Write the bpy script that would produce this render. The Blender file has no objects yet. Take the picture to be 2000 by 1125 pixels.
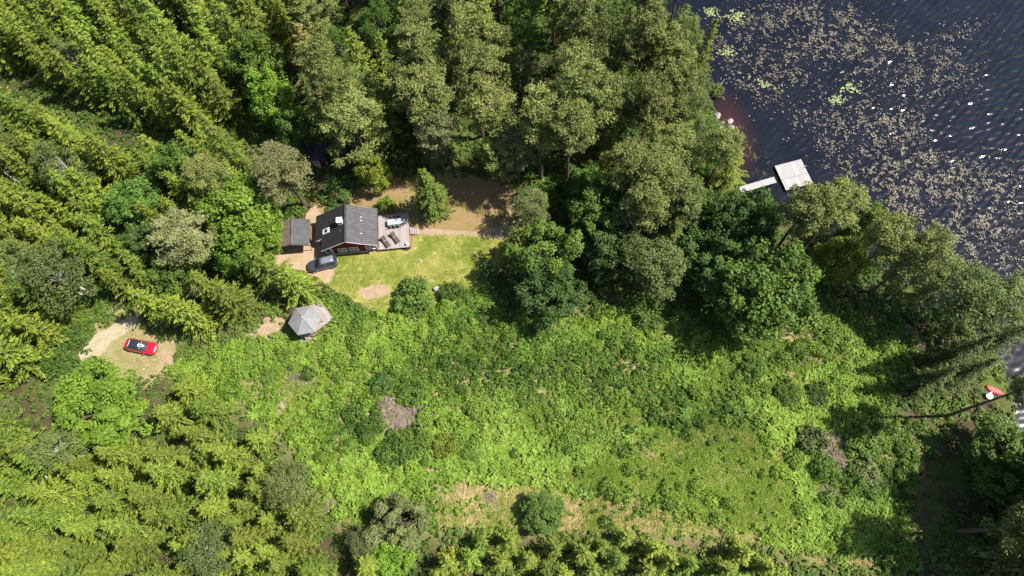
import bpy, math, random
import numpy as np
from mathutils import Matrix, Vector

# ------------------------------------------------------------------ camera
FPX, CX, CY, NX, NY, CAMH = 1333.3, 1000.0, 562.5, 1042.0, 1075.0, 93.0
_n = np.array([NX - CX, NY - CY, FPX]); _n /= np.linalg.norm(_n)
_a = math.sqrt(1 - _n[0] ** 2)
CR = np.array([_a, 0, -_n[0]])
_dx = -_n[0] * _n[1] / _a
CD = np.array([_dx, -math.sqrt(1 - _dx * _dx - _n[1] ** 2), -_n[1]])
CF = np.cross(CR, CD)
scene = bpy.context.scene
COL = scene.collection
cam_data = bpy.data.cameras.new('camera')
cam_data.sensor_fit = 'HORIZONTAL'; cam_data.sensor_width = 36.0
cam_data.lens = 36.0 * FPX / 2000.0
cam_data.clip_start = 0.5; cam_data.clip_end = 6000
cam = bpy.data.objects.new('camera', cam_data)
COL.objects.link(cam)
M = Matrix.Identity(4)
for i in range(3):
    M[i][0] = CR[i]; M[i][1] = -CD[i]; M[i][2] = -CF[i]
M[2][3] = CAMH
cam.matrix_world = M
scene.camera = cam

# ------------------------------------------------------------------ light
SUN_EL, SUN_AZ = math.radians(55), math.radians(3)      # azimuth measured from +X towards +Y
sdir = Vector((math.cos(SUN_EL) * math.cos(SUN_AZ), math.cos(SUN_EL) * math.sin(SUN_AZ), math.sin(SUN_EL)))
world = bpy.data.worlds.new('World'); scene.world = world; world.use_nodes = True
wn = world.node_tree; wn.nodes.clear()
sky = wn.nodes.new('ShaderNodeTexSky'); sky.sky_type = 'NISHITA'; sky.sun_disc = False
sky.sun_elevation = SUN_EL; sky.sun_rotation = math.radians(90) - SUN_AZ
bg = wn.nodes.new('ShaderNodeBackground'); bg.inputs[1].default_value = 0.085
wo = wn.nodes.new('ShaderNodeOutputWorld')
wn.links.new(sky.outputs[0], bg.inputs[0]); wn.links.new(bg.outputs[0], wo.inputs[0])
sl = bpy.data.lights.new('sun', 'SUN'); sl.energy = 5.0; sl.angle = math.radians(0.53); sl.color = (1.0, 0.955, 0.88)
so = bpy.data.objects.new('sun', sl); COL.objects.link(so)
so.rotation_euler = sdir.to_track_quat('Z', 'Y').to_euler(); so.location = (120, 0, 150)
vs = scene.view_settings
vs.view_transform = 'Standard'; vs.look = 'None'; vs.exposure = 1.15; vs.gamma = 1.0; vs.use_curve_mapping = False
scene.cycles.max_bounces = 6; scene.cycles.diffuse_bounces = 3; scene.cycles.transmission_bounces = 4
scene.cycles.transparent_max_bounces = 4; scene.cycles.caustics_reflective = False; scene.cycles.caustics_refractive = False

rng = np.random.default_rng(7)
random.seed(7)
PI = math.pi

# ------------------------------------------------------------------ pixel -> place
def G(px, py, z=0.0):
    d = CR * (px - CX) / FPX + CD * (py - CY) / FPX + CF
    return np.array([0, 0, CAMH]) + d * (z - CAMH) / d[2]
def GP(poly, z=0.0):
    return np.array([G(x, y, z)[:2] for x, y in poly])

def vnoise(x, y, seed=0.0):
    x = np.asarray(x, float); y = np.asarray(y, float)
    xi = np.floor(x); yi = np.floor(y); fx = x - xi; fy = y - yi
    fx = fx * fx * (3 - 2 * fx); fy = fy * fy * (3 - 2 * fy)
    def h(a, b):
        s = np.sin(a * 127.1 + b * 311.7 + seed * 74.7) * 43758.5453
        return s - np.floor(s)
    return (h(xi, yi) * (1 - fx) + h(xi + 1, yi) * fx) * (1 - fy) + (h(xi, yi + 1) * (1 - fx) + h(xi + 1, yi + 1) * fx) * fy
def fbm(x, y, seed=0.0, o=3):
    s = 0; a = 1; t = 0
    for k in range(o):
        s = s + a * vnoise(x * 2 ** k, y * 2 ** k, seed + k * 3.1); t += a; a *= 0.5
    return s / t
def inpoly(x, y, poly):
    x = np.asarray(x); y = np.asarray(y); c = np.zeros(x.shape, bool); n = len(poly)
    for i in range(n):
        x1, y1 = poly[i]; x2, y2 = poly[(i + 1) % n]
        cond = (y1 > y) != (y2 > y)
        with np.errstate(divide='ignore', invalid='ignore'):
            xx = (x2 - x1) * (y - y1) / (y2 - y1 + 1e-12) + x1
        c ^= cond & (x < xx)
    return c
def polydist(x, y, pts, closed=True):
    d = np.full(np.shape(x), 1e9); n = len(pts)
    for i in range(n if closed else n - 1):
        a = pts[i]; b = pts[(i + 1) % n]; ab = b - a; L = ab @ ab + 1e-12
        t = np.clip(((x - a[0]) * ab[0] + (y - a[1]) * ab[1]) / L, 0, 1)
        d = np.minimum(d, np.hypot(x - a[0] - t * ab[0], y - a[1] - t * ab[1]))
    return d

SHORE_PX = [(1235, -60), (1292, 0), (1345, 70), (1368, 110), (1376, 150), (1392, 200), (1412, 240), (1425, 270), (1440, 310), (1462, 372),
            (1500, 398), (1555, 418), (1655, 472), (1755, 530), (1855, 596), (1935, 668), (1972, 735), (1986, 800), (1992, 860), (2030, 950), (2080, 1125)]
WATER_Z = -0.5
SHORE = GP(SHORE_PX, WATER_Z)
LAKE = np.vstack([SHORE, [[70, -900], [2500, -900], [2500, 2500], [-40, 2500], [5, 200]]])
def shore_sd(x, y):                     # + on land
    d = polydist(x, y, np.vstack([[[5, 200]], SHORE, [[70, -900]]]), False)
    return np.where(inpoly(x, y, LAKE), -d, d)
def gz(x, y):
    s = shore_sd(np.asarray(x, float), np.asarray(y, float))
    t = np.clip(s / 4.5, 0, 1); land = -0.52 + 0.52 * t * t * (3 - 2 * t)
    t2 = np.clip(-s / 12, 0, 1)
    return np.where(s > 0, land, -0.52 - 2.0 * t2)
def gz1(x, y): return float(gz(np.array([x]), np.array([y]))[0])

# ------------------------------------------------------------------ materials
def newmat(name):
    m = bpy.data.materials.new(name); m.use_nodes = True
    nt = m.node_tree; b = nt.nodes['Principled BSDF']
    return m, nt, b
def N(nt, t, **kw):
    n = nt.nodes.new(t)
    for k, v in kw.items(): setattr(n, k, v)
    return n
def ramp(nt, fac, stops):
    r = N(nt, 'ShaderNodeValToRGB'); nt.links.new(fac, r.inputs[0])
    e = r.color_ramp.elements
    while len(e) < len(stops): e.new(0.5)
    for q, (p, c) in zip(e, stops): q.position = p; q.color = (*c, 1)
    return r.outputs[0]
def noise(nt, scale, detail=4, rough=0.6, coord='Object', vec=None):
    if vec is None:
        tc = N(nt, 'ShaderNodeTexCoord'); vec = tc.outputs[coord]
    n = N(nt, 'ShaderNodeTexNoise'); n.inputs['Scale'].default_value = scale
    n.inputs['Detail'].default_value = detail; n.inputs['Roughness'].default_value = rough
    nt.links.new(vec, n.inputs['Vector']); return n.outputs['Fac']
def mixc(nt, fac, a, b):
    m = N(nt, 'ShaderNodeMix'); m.data_type = 'RGBA'
    for s, v in ((0, fac), (6, a), (7, b)):
        if hasattr(v, 'links'): nt.links.new(v, m.inputs[s])
        elif s == 0: m.inputs[0].default_value = v
        else: m.inputs[s].default_value = (*v, 1)
    return m.outputs[2]
def bump(nt, b, h, strength=0.4, dist=0.05):
    bp = N(nt, 'ShaderNodeBump'); bp.inputs['Strength'].default_value = strength; bp.inputs['Distance'].default_value = dist
    nt.links.new(h, bp.inputs['Height']); nt.links.new(bp.outputs[0], b.inputs['Normal'])
def plain(name, c, rough=0.6, metal=0.0, var=0.15, scale=3.0, spec=0.5, coat=0.0):
    m, nt, b = newmat(name)
    f = noise(nt, scale, 5, 0.65)
    lo = tuple(v * (1 - var) for v in c); hi = tuple(min(1, v * (1 + var)) for v in c)
    nt.links.new(ramp(nt, f, [(0.3, lo), (0.7, hi)]), b.inputs['Base Color'])
    b.inputs['Roughness'].default_value = rough; b.inputs['Metallic'].default_value = metal
    b.inputs['Specular IOR Level'].default_value = spec; b.inputs['Coat Weight'].default_value = coat
    return m
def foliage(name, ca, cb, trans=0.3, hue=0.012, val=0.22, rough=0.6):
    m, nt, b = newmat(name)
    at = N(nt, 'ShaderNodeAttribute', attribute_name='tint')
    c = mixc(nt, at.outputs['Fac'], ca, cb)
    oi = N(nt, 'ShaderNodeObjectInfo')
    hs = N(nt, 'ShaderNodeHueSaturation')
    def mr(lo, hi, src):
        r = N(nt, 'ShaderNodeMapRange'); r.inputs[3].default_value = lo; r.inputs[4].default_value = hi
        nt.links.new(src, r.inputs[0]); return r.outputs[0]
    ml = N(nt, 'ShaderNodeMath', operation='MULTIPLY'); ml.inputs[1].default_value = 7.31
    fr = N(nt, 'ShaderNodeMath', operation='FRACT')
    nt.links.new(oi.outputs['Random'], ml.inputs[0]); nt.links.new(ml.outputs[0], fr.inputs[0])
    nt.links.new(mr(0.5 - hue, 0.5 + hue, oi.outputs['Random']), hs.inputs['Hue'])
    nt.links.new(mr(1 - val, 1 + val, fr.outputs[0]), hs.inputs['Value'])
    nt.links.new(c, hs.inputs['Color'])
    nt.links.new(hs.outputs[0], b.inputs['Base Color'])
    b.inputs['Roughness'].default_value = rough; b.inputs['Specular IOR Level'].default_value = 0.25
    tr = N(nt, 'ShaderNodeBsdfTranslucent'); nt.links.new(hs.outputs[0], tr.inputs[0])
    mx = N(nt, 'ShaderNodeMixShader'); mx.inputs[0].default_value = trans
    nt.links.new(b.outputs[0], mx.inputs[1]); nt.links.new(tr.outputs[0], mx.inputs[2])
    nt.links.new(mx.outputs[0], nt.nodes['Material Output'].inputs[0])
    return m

MT = {}
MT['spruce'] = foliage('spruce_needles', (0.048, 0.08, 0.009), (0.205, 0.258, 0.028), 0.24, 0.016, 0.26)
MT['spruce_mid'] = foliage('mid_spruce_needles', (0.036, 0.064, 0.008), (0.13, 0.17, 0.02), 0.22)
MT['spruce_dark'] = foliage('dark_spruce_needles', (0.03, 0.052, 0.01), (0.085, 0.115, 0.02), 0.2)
MT['spruce_cone'] = foliage('cone_laden_spruce', (0.17, 0.14, 0.03), (0.30, 0.23, 0.07), 0.25)
MT['pine'] = foliage('pine_needles', (0.068, 0.09, 0.019), (0.225, 0.255, 0.064), 0.22, 0.012, 0.18)
MT['pine_grey'] = foliage('grey_pine_needles', (0.10, 0.115, 0.038), (0.225, 0.23, 0.09), 0.22)
MT['leaf'] = foliage('broadleaf_green', (0.04, 0.085, 0.011), (0.135, 0.215, 0.033), 0.3)
MT['leaf_bright'] = foliage('bright_broadleaf', (0.072, 0.14, 0.01), (0.185, 0.28, 0.03), 0.32)
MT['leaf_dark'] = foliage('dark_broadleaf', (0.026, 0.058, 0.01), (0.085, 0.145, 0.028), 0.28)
MT['leaf_grey'] = foliage('grey_willow_leaf', (0.062, 0.085, 0.022), (0.16, 0.18, 0.062), 0.25)
MT['birch'] = foliage('birch_leaf', (0.066, 0.098, 0.021), (0.165, 0.205, 0.055), 0.28)
MT['yellow'] = foliage('yellow_green_leaf', (0.11, 0.14, 0.012), (0.21, 0.235, 0.025), 0.3)
MT['bramble'] = foliage('bramble_leaf', (0.028, 0.066, 0.006), (0.185, 0.288, 0.031), 0.28, 0.0, 0.0)
MT['cane'] = foliage('raspberry_leaf', (0.042, 0.082, 0.008), (0.155, 0.235, 0.027), 0.28, 0.0, 0.0)
MT['fern'] = foliage('bracken_frond', (0.075, 0.145, 0.012), (0.2, 0.3, 0.035), 0.28, 0.0, 0.0)
MT['grass'] = foliage('meadow_grass', (0.085, 0.155, 0.011), (0.215, 0.29, 0.034), 0.35, 0.0, 0.0)
MT['drygrass'] = foliage('dry_grass', (0.20, 0.185, 0.045), (0.39, 0.31, 0.13), 0.2, 0.0, 0.0)
MT['under'] = foliage('forest_undergrowth', (0.035, 0.075, 0.01), (0.11, 0.17, 0.025), 0.25)
MT['bark'] = plain('spruce_bark', (0.085, 0.065, 0.05), 0.9, var=0.4, scale=4)
MT['pinebark'] = plain('pine_bark', (0.10, 0.06, 0.04), 0.9, var=0.45, scale=3)
MT['birchbark'] = plain('birch_bark', (0.55, 0.52, 0.47), 0.8, var=0.45, scale=5)
MT['stick'] = plain('grey_sticks', (0.19, 0.15, 0.115), 0.9, var=0.5, scale=1.2)
MT['stone'] = plain('shore_stone', (0.27, 0.24, 0.215), 0.85, var=0.35, scale=2)
MT['white'] = plain('white_paint', (0.56, 0.55, 0.53), 0.6, var=0.06)
MT['glass'] = plain('dark_window_glass', (0.02, 0.025, 0.03), 0.13, var=0.1, spec=0.6)
MT['black'] = plain('black_plastic', (0.02, 0.02, 0.02), 0.5, var=0.2)
MT['tyre'] = plain('tyre_rubber', (0.02, 0.02, 0.02), 0.85, var=0.2)
MT['alloy'] = plain('alloy_rim', (0.5, 0.5, 0.52), 0.35, 0.9, var=0.05)
MT['chrome'] = plain('chrome_trim', (0.7, 0.7, 0.72), 0.2, 1.0, var=0.05)
MT['lamp'] = plain('headlight_lens', (0.65, 0.68, 0.7), 0.1, var=0.05)
MT['redlamp'] = plain('tail_light_lens', (0.35, 0.01, 0.015), 0.15, var=0.1)
MT['concrete'] = plain('concrete', (0.33, 0.32, 0.30), 0.9, var=0.2)
MT['gazeboroof'] = plain('pale_grey_roof_felt', (0.165, 0.165, 0.16), 0.75, var=0.14, scale=1.5)
MT['tabletop'] = plain('pale_blue_grey_tabletop', (0.27, 0.31, 0.325), 0.5, var=0.05)
MT['wicker'] = plain('dark_brown_wicker', (0.055, 0.045, 0.04), 0.7, var=0.3, scale=20)
MT['blackpaint'] = plain('dark_grey_car_paint', (0.045, 0.05, 0.07), 0.22, 0.3, var=0.05, coat=1.0)
MT['silverpaint'] = plain('silver_grey_roof_paint', (0.20, 0.22, 0.27), 0.3, 0.4, var=0.05, coat=0.8)
MT['redpaint'] = plain('red_car_paint', (0.42, 0.004, 0.018), 0.25, 0.0, var=0.05, coat=1.0)
MT['boatred'] = plain('faded_red_plastic', (0.55, 0.08, 0.08), 0.5, var=0.12)
MT['mint'] = plain('mint_plastic', (0.50, 0.68, 0.60), 0.45, var=0.08)

def wood(name, c, var, axis='Y', scale=1.0, rough=0.8):
    m, nt, b = newmat(name)
    tc = N(nt, 'ShaderNodeTexCoord'); mp = N(nt, 'ShaderNodeMapping')
    s = [9, 9, 9]; s['XYZ'.index(axis)] = 0.6
    mp.inputs['Scale'].default_value = [q * scale for q in s]
    nt.links.new(tc.outputs['Object'], mp.inputs[0])
    f = noise(nt, 1.0, 5, 0.7, vec=mp.outputs[0])
    col = ramp(nt, f, [(0.25, tuple(v * (1 - var) for v in c)), (0.75, tuple(min(1, v * (1 + var)) for v in c))])
    at = N(nt, 'ShaderNodeAttribute', attribute_name='tint')
    col2 = mixc(nt, at.outputs['Fac'], tuple(v * 0.72 for v in c), tuple(min(1, v * 1.2) for v in c))
    nt.links.new(mixc(nt, 0.5, col, col2), b.inputs['Base Color'])
    b.inputs['Roughness'].default_value = rough; b.inputs['Specular IOR Level'].default_value = 0.2
    bump(nt, b, f, 0.3, 0.01)
    return m
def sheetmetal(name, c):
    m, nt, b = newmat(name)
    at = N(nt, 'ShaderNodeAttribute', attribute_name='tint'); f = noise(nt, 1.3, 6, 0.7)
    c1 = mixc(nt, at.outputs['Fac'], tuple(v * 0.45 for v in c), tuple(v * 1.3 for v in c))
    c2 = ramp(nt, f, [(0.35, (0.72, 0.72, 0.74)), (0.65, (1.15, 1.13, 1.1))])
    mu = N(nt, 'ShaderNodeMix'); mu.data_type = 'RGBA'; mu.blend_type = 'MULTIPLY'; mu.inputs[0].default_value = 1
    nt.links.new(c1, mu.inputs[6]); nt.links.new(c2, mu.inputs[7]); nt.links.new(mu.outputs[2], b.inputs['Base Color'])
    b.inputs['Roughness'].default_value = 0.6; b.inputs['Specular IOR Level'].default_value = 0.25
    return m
MT['roof'] = sheetmetal('dark_roof_sheet', (0.030, 0.029, 0.030)); MT['roof2'] = sheetmetal('grey_roof_sheet', (0.086, 0.083, 0.086)); MT['roofold'] = sheetmetal('brown_roof_sheet', (0.15, 0.11, 0.09))  # cottage slope away from the sun coloured darker, its shade put into the colour
MT['deck'] = wood('weathered_deck_wood', (0.27, 0.23, 0.21), 0.24)
MT['dock'] = wood('bleached_dock_wood', (0.30, 0.288, 0.28), 0.22)
MT['timber'] = wood('brown_timber', (0.22, 0.15, 0.10), 0.25, 'Z')

def red_boards():
    m, nt, b = newmat('red_painted_boards')
    f = noise(nt, 2.5, 5, 0.7)
    nt.links.new(ramp(nt, f, [(0.3, (0.115, 0.010, 0.009)), (0.7, (0.18, 0.018, 0.014))]), b.inputs['Base Color'])
    b.inputs['Roughness'].default_value = 0.85; b.inputs['Specular IOR Level'].default_value = 0.15
    return m
MT['red'] = red_boards()

def ground_mat():
    m, nt, b = newmat('forest_ground')
    at = N(nt, 'ShaderNodeAttribute', attribute_name='open')
    f1 = noise(nt, 0.55, 6, 0.65); f2 = noise(nt, 4.0, 6, 0.7); f3 = noise(nt, 0.16, 4, 0.6)
    litter = ramp(nt, f2, [(0.3, (0.028, 0.024, 0.012)), (0.55, (0.065, 0.05, 0.026)), (0.75, (0.13, 0.09, 0.05))])
    dry = ramp(nt, f2, [(0.28, (0.11, 0.085, 0.035)), (0.55, (0.26, 0.20, 0.10)), (0.78, (0.40, 0.31, 0.20))])
    green = ramp(nt, f2, [(0.3, (0.04, 0.07, 0.01)), (0.7, (0.12, 0.16, 0.03))])
    gm = ramp(nt, f1, [(0.46, (0, 0, 0)), (0.62, (1, 1, 1))])
    lu = N(nt, 'ShaderNodeAttribute', attribute_name='lush'); sw = N(nt, 'ShaderNodeAttribute', attribute_name='straw')
    op = mixc(nt, gm, dry, green)
    op = mixc(nt, lu.outputs['Fac'], op, ramp(nt, f2, [(0.3, (0.075, 0.13, 0.012)), (0.7, (0.17, 0.225, 0.035))]))
    op = mixc(nt, sw.outputs['Fac'], op, ramp(nt, f2, [(0.3, (0.16, 0.14, 0.04)), (0.7, (0.42, 0.33, 0.16))]))
    fo = mixc(nt, ramp(nt, f3, [(0.45, (0, 0, 0)), (0.6, (0.7, 0.7, 0.7))]), litter, green)
    nt.links.new(mixc(nt, at.outputs['Fac'], fo, op), b.inputs['Base Color'])
    b.inputs['Roughness'].default_value = 0.95; b.inputs['Specular IOR Level'].default_value = 0.1
    bump(nt, b, f2, 0.7, 0.12)
    return m
MT['ground'] = ground_mat()

def patch_mat(name, c1, c2, c3, s1, s2, bstr=0.4, lo=0.40, hi=0.6):
    m, nt, b = newmat(name)
    f1 = noise(nt, s1, 5, 0.62); f2 = noise(nt, s2, 6, 0.7)
    big = mixc(nt, ramp(nt, f1, [(lo, (0, 0, 0)), (hi, (1, 1, 1))]), c1, c2)
    fine = ramp(nt, f2, [(0.3, (0.55, 0.55, 0.55)), (0.7, (1.25, 1.25, 1.25))])
    mu = N(nt, 'ShaderNodeMix'); mu.data_type = 'RGBA'; mu.blend_type = 'MULTIPLY'; mu.inputs[0].default_value = 1
    nt.links.new(big, mu.inputs[6]); nt.links.new(fine, mu.inputs[7])
    f3 = noise(nt, s1 * 3.1, 3, 0.5)
    out = mixc(nt, ramp(nt, f3, [(0.58, (0, 0, 0)), (0.70, (0.8, 0.8, 0.8))]), mu.outputs[2], c3)
    nt.links.new(out, b.inputs['Base Color'])
    b.inputs['Roughness'].default_value = 0.95; b.inputs['Specular IOR Level'].default_value = 0.1
    bump(nt, b, f2, bstr, 0.06)
    return m
MT['lawn'] = patch_mat('lawn_grass', (0.10, 0.138, 0.016), (0.235, 0.215, 0.055), (0.32, 0.26, 0.11), 0.30, 7.0, lo=0.34, hi=0.58)
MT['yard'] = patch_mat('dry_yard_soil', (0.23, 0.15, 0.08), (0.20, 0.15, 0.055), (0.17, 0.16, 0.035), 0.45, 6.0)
MT['gravel'] = patch_mat('drive_gravel', (0.35, 0.25, 0.165), (0.29, 0.215, 0.125), (0.20, 0.18, 0.06), 0.7, 9.0)
MT['parking'] = patch_mat('parking_gravel', (0.25, 0.205, 0.105), (0.19, 0.175, 0.065), (0.31, 0.26, 0.17), 0.45, 8.0)
MT['track'] = patch_mat('pale_gravel_track', (0.36, 0.305, 0.22), (0.30, 0.255, 0.155), (0.22, 0.21, 0.09), 0.9, 10.0)
MT['sand'] = patch_mat('bare_sand', (0.32, 0.235, 0.16), (0.27, 0.195, 0.12), (0.18, 0.165, 0.06), 1.2, 9.0)

def water_mat():
    m, nt, b = newmat('lake_water')
    at = N(nt, 'ShaderNodeAttribute', attribute_name='shallow')
    f = noise(nt, 0.25, 3, 0.5)
    deep = ramp(nt, f, [(0.35, (0.003, 0.0038, 0.007)), (0.65, (0.006, 0.007, 0.011))])
    nt.links.new(mixc(nt, at.outputs['Fac'], deep, (0.040, 0.014, 0.011)), b.inputs['Base Color'])
    b.inputs['Roughness'].default_value = 0.10; b.inputs['IOR'].default_value = 1.33
    b.inputs['Specular IOR Level'].default_value = 0.8
    return m
MT['water'] = water_mat()
def pad_mat(name, a, c):
    m = foliage(name, a, c, 0.1, 0.0, 0.0, 0.5); return m
MT['pad'] = pad_mat('brown_floating_leaf', (0.05, 0.043, 0.03), (0.25, 0.215, 0.15))
MT['lily'] = pad_mat('lily_leaf', (0.15, 0.19, 0.06), (0.30, 0.35, 0.15))
MT['reed'] = foliage('reed_blade', (0.09, 0.085, 0.03), (0.18, 0.17, 0.06), 0.2)

# ------------------------------------------------------------------ mesh helpers
def link(o, parent=None):
    COL.objects.link(o)
    if parent is not None: o.parent = parent
    return o
def tag(o, label=None, cat=None, group=None, kind=None):
    if label: o['label'] = label
    if cat: o['category'] = cat
    if group: o['group'] = group
    if kind: o['kind'] = kind
    return o
def empty(name, loc=(0, 0, 0), rz=0.0, sc=1.0):
    o = bpy.data.objects.new(name, None); o.empty_display_size = 0.3
    o.location = loc; o.rotation_euler = (0, 0, rz)
    o.scale = (sc, sc, sc) if not isinstance(sc, tuple) else sc
    return link(o)
def mesh_np(name, V, Q, tint=None, extra=None):
    """V (n,3), Q (m,k) faces of equal size k"""
    me = bpy.data.meshes.new(name); k = Q.shape[1]
    me.vertices.add(len(V)); me.vertices.foreach_set('co', np.ascontiguousarray(V, np.float32).ravel())
    me.loops.add(Q.size); me.loops.foreach_set('vertex_index', np.ascontiguousarray(Q, np.int32).ravel())
    me.polygons.add(len(Q)); me.polygons.foreach_set('loop_start', np.arange(0, Q.size, k, dtype=np.int32))
    me.update(calc_edges=True)
    if tint is not None:
        a = me.attributes.new('tint', 'FLOAT', 'FACE'); a.data.foreach_set('value', np.asarray(tint, np.float32))
    for nm, vals in (extra or {}).items():
        a = me.attributes.new(nm, 'FLOAT', 'POINT'); a.data.foreach_set('value', np.asarray(vals, np.float32))
    return me
class MB:
    def __init__(s): s.v = []; s.f = []; s.t = []
    def add(s, vs, fs, t=None):
        o = len(s.v); s.v += [tuple(map(float, p)) for p in vs]
        for f in fs: s.f.append([i + o for i in f]); s.t.append(random.random() if t is None else t)
        return s
    def box(s, x0, x1, y0, y1, z0, z1, m=None, t=None):
        p = [(x, y, z) for z in (z0, z1) for y in (y0, y1) for x in (x0, x1)]
        if m is not None: p = [m @ Vector(q) for q in p]
        return s.add(p, [(0, 2, 3, 1), (4, 5, 7, 6), (0, 1, 5, 4), (1, 3, 7, 5), (3, 2, 6, 7), (2, 0, 4, 6)], random.random() if t is None else t)
    def prism(s, poly, a0, a1, axis='y', m=None):
        n = len(poly); P = []
        for a in (a0, a1):
            for (u, w) in poly:
                q = {'y': (u, a, w), 'z': (u, w, a), 'x': (a, u, w)}[axis]
                P.append(q if m is None else m @ Vector(q))
        fs = [tuple(range(n - 1, -1, -1)), tuple(range(n, 2 * n))]
        for i in range(n): j = (i + 1) % n; fs.append((i, j, n + j, n + i))
        return s.add(P, fs)
    def tube(s, pts, rad, seg=6, cap=True):
        pts = [np.array(p, float) for p in pts]; n = len(pts)
        if np.isscalar(rad): rad = [rad] * n
        V = []
        for i, p in enumerate(pts):
            d = pts[min(i + 1, n - 1)] - pts[max(i - 1, 0)]; d = d / (np.linalg.norm(d) + 1e-9)
            a = np.cross(d, [0.31, 0.11, 0.94] if abs(d[2]) < 0.9 else [1, 0, 0]); a /= np.linalg.norm(a); b = np.cross(d, a)
            for k in range(seg):
                th = 2 * PI * k / seg; V.append(p + rad[i] * (math.cos(th) * a + math.sin(th) * b))
        F = []
        for i in range(n - 1):
            for k in range(seg):
                q = (k + 1) % seg; F.append((i * seg + k, i * seg + q, (i + 1) * seg + q, (i + 1) * seg + k))
        if cap: F += [tuple(range(seg - 1, -1, -1)), tuple(range((n - 1) * seg, n * seg))]
        return s.add(V, F)
    def cyl(s, x, y, z0, z1, r0, r1=None, seg=10):
        return s.tube([(x, y, z0), (x, y, z1)], [r0, r0 if r1 is None else r1], seg)
    def mesh(s, name):
        me = bpy.data.meshes.new(name); me.from_pydata(s.v, [], s.f); me.update()
        a = me.attributes.new('tint', 'FLOAT', 'FACE'); a.data.foreach_set('value', np.array(s.t, np.float32))
        return me
    def build(s, name, mat, parent=None, smooth=False, bevel=0.0):
        me = s.mesh(name); me.materials.append(MT[mat] if isinstance(mat, str) else mat)
        if smooth: me.polygons.foreach_set('use_smooth', [True] * len(me.polygons))
        o = bpy.data.objects.new(name, me); link(o, parent)
        if bevel:
            b = o.modifiers.new('bevel', 'BEVEL'); b.width = bevel; b.segments = 2; b.limit_method = 'ANGLE'
        return o
def BX(name, mat, parent, x0, x1, y0, y1, z0, z1, bevel=0.0, m=None):
    return MB().box(x0, x1, y0, y1, z0, z1, m).build(name, mat, parent, bevel=bevel)

# ------------------------------------------------------------------ ground, water, sheets
def axis_coords(lo, hi, step, far):
    c = list(np.arange(lo, hi + 1e-6, step)); a = lo; b = hi; st = step
    while a > -far: st *= 1.6; a -= st; c.insert(0, a)
    st = step
    while b < far: st *= 1.6; b += st; c.append(b)
    return np.array(c)
xs = axis_coords(-115, 115, 1.25, 2600); ys = axis_coords(-25, 125, 1.25, 2600)
XX, YY = np.meshgrid(xs, ys); gx = XX.ravel(); gy = YY.ravel()
nx, ny = len(xs), len(ys)
idx = np.arange(nx * ny).reshape(ny, nx)
Q = np.stack([idx[:-1, :-1], idx[:-1, 1:], idx[1:, 1:], idx[1:, :-1]], -1).reshape(-1, 4)

MEADOW = GP([(560, 655), (600, 640), (660, 590), (720, 600), (770, 600), (780, 560), (840, 555), (870, 560), (960, 560), (1000, 610), (1130, 620), (1250, 590), (1400, 610),
             (1570, 600), (1660, 640), (1750, 690), (1740, 800), (1790, 900), (1770, 1000), (1780, 1080), (1690, 1110), (1560, 1080), (1400, 1050), (1150, 1040), (960, 1030),
             (850, 1030), (680, 1030), (620, 960), (560, 850), (470, 800), (370, 760), (330, 720), (400, 680), (500, 650)])
md = polydist(gx, gy, MEADOW); mi = inpoly(gx, gy, MEADOW)
openm = np.clip(0.5 + np.where(mi, md, -md) / 5.0, 0, 1)
GRASS = GP([(1200, 870), (1350, 830), (1480, 815), (1540, 900), (1562, 1000), (1570, 1060), (1430, 1030), (1250, 980), (1130, 960), (1090, 930)])
DRY = GP([(850, 985), (900, 940), (1000, 945), (1110, 965), (1250, 985), (1400, 1020), (1560, 1075), (1700, 1080), (1720, 1125), (1500, 1110), (1300, 1060), (1100, 1050), (930, 1045), (850, 1040)])
gd_ = polydist(gx, gy, GRASS); lush = np.clip(0.5 + np.where(inpoly(gx, gy, GRASS), gd_, -gd_) / 4, 0, 1)
dd_ = polydist(gx, gy, DRY); straw = np.clip(0.4 + np.where(inpoly(gx, gy, DRY), dd_, -dd_) / 4, 0, 1)
me = mesh_np('ground', np.stack([gx, gy, gz(gx, gy)], 1), Q, None, {'open': openm, 'lush': np.clip(lush - straw * 0.6, 0, 1), 'straw': straw})
me.materials.append(MT['ground']); me.polygons.foreach_set('use_smooth', [True] * len(me.polygons))
tag(link(bpy.data.objects.new('ground', me)), kind='structure')

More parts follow.
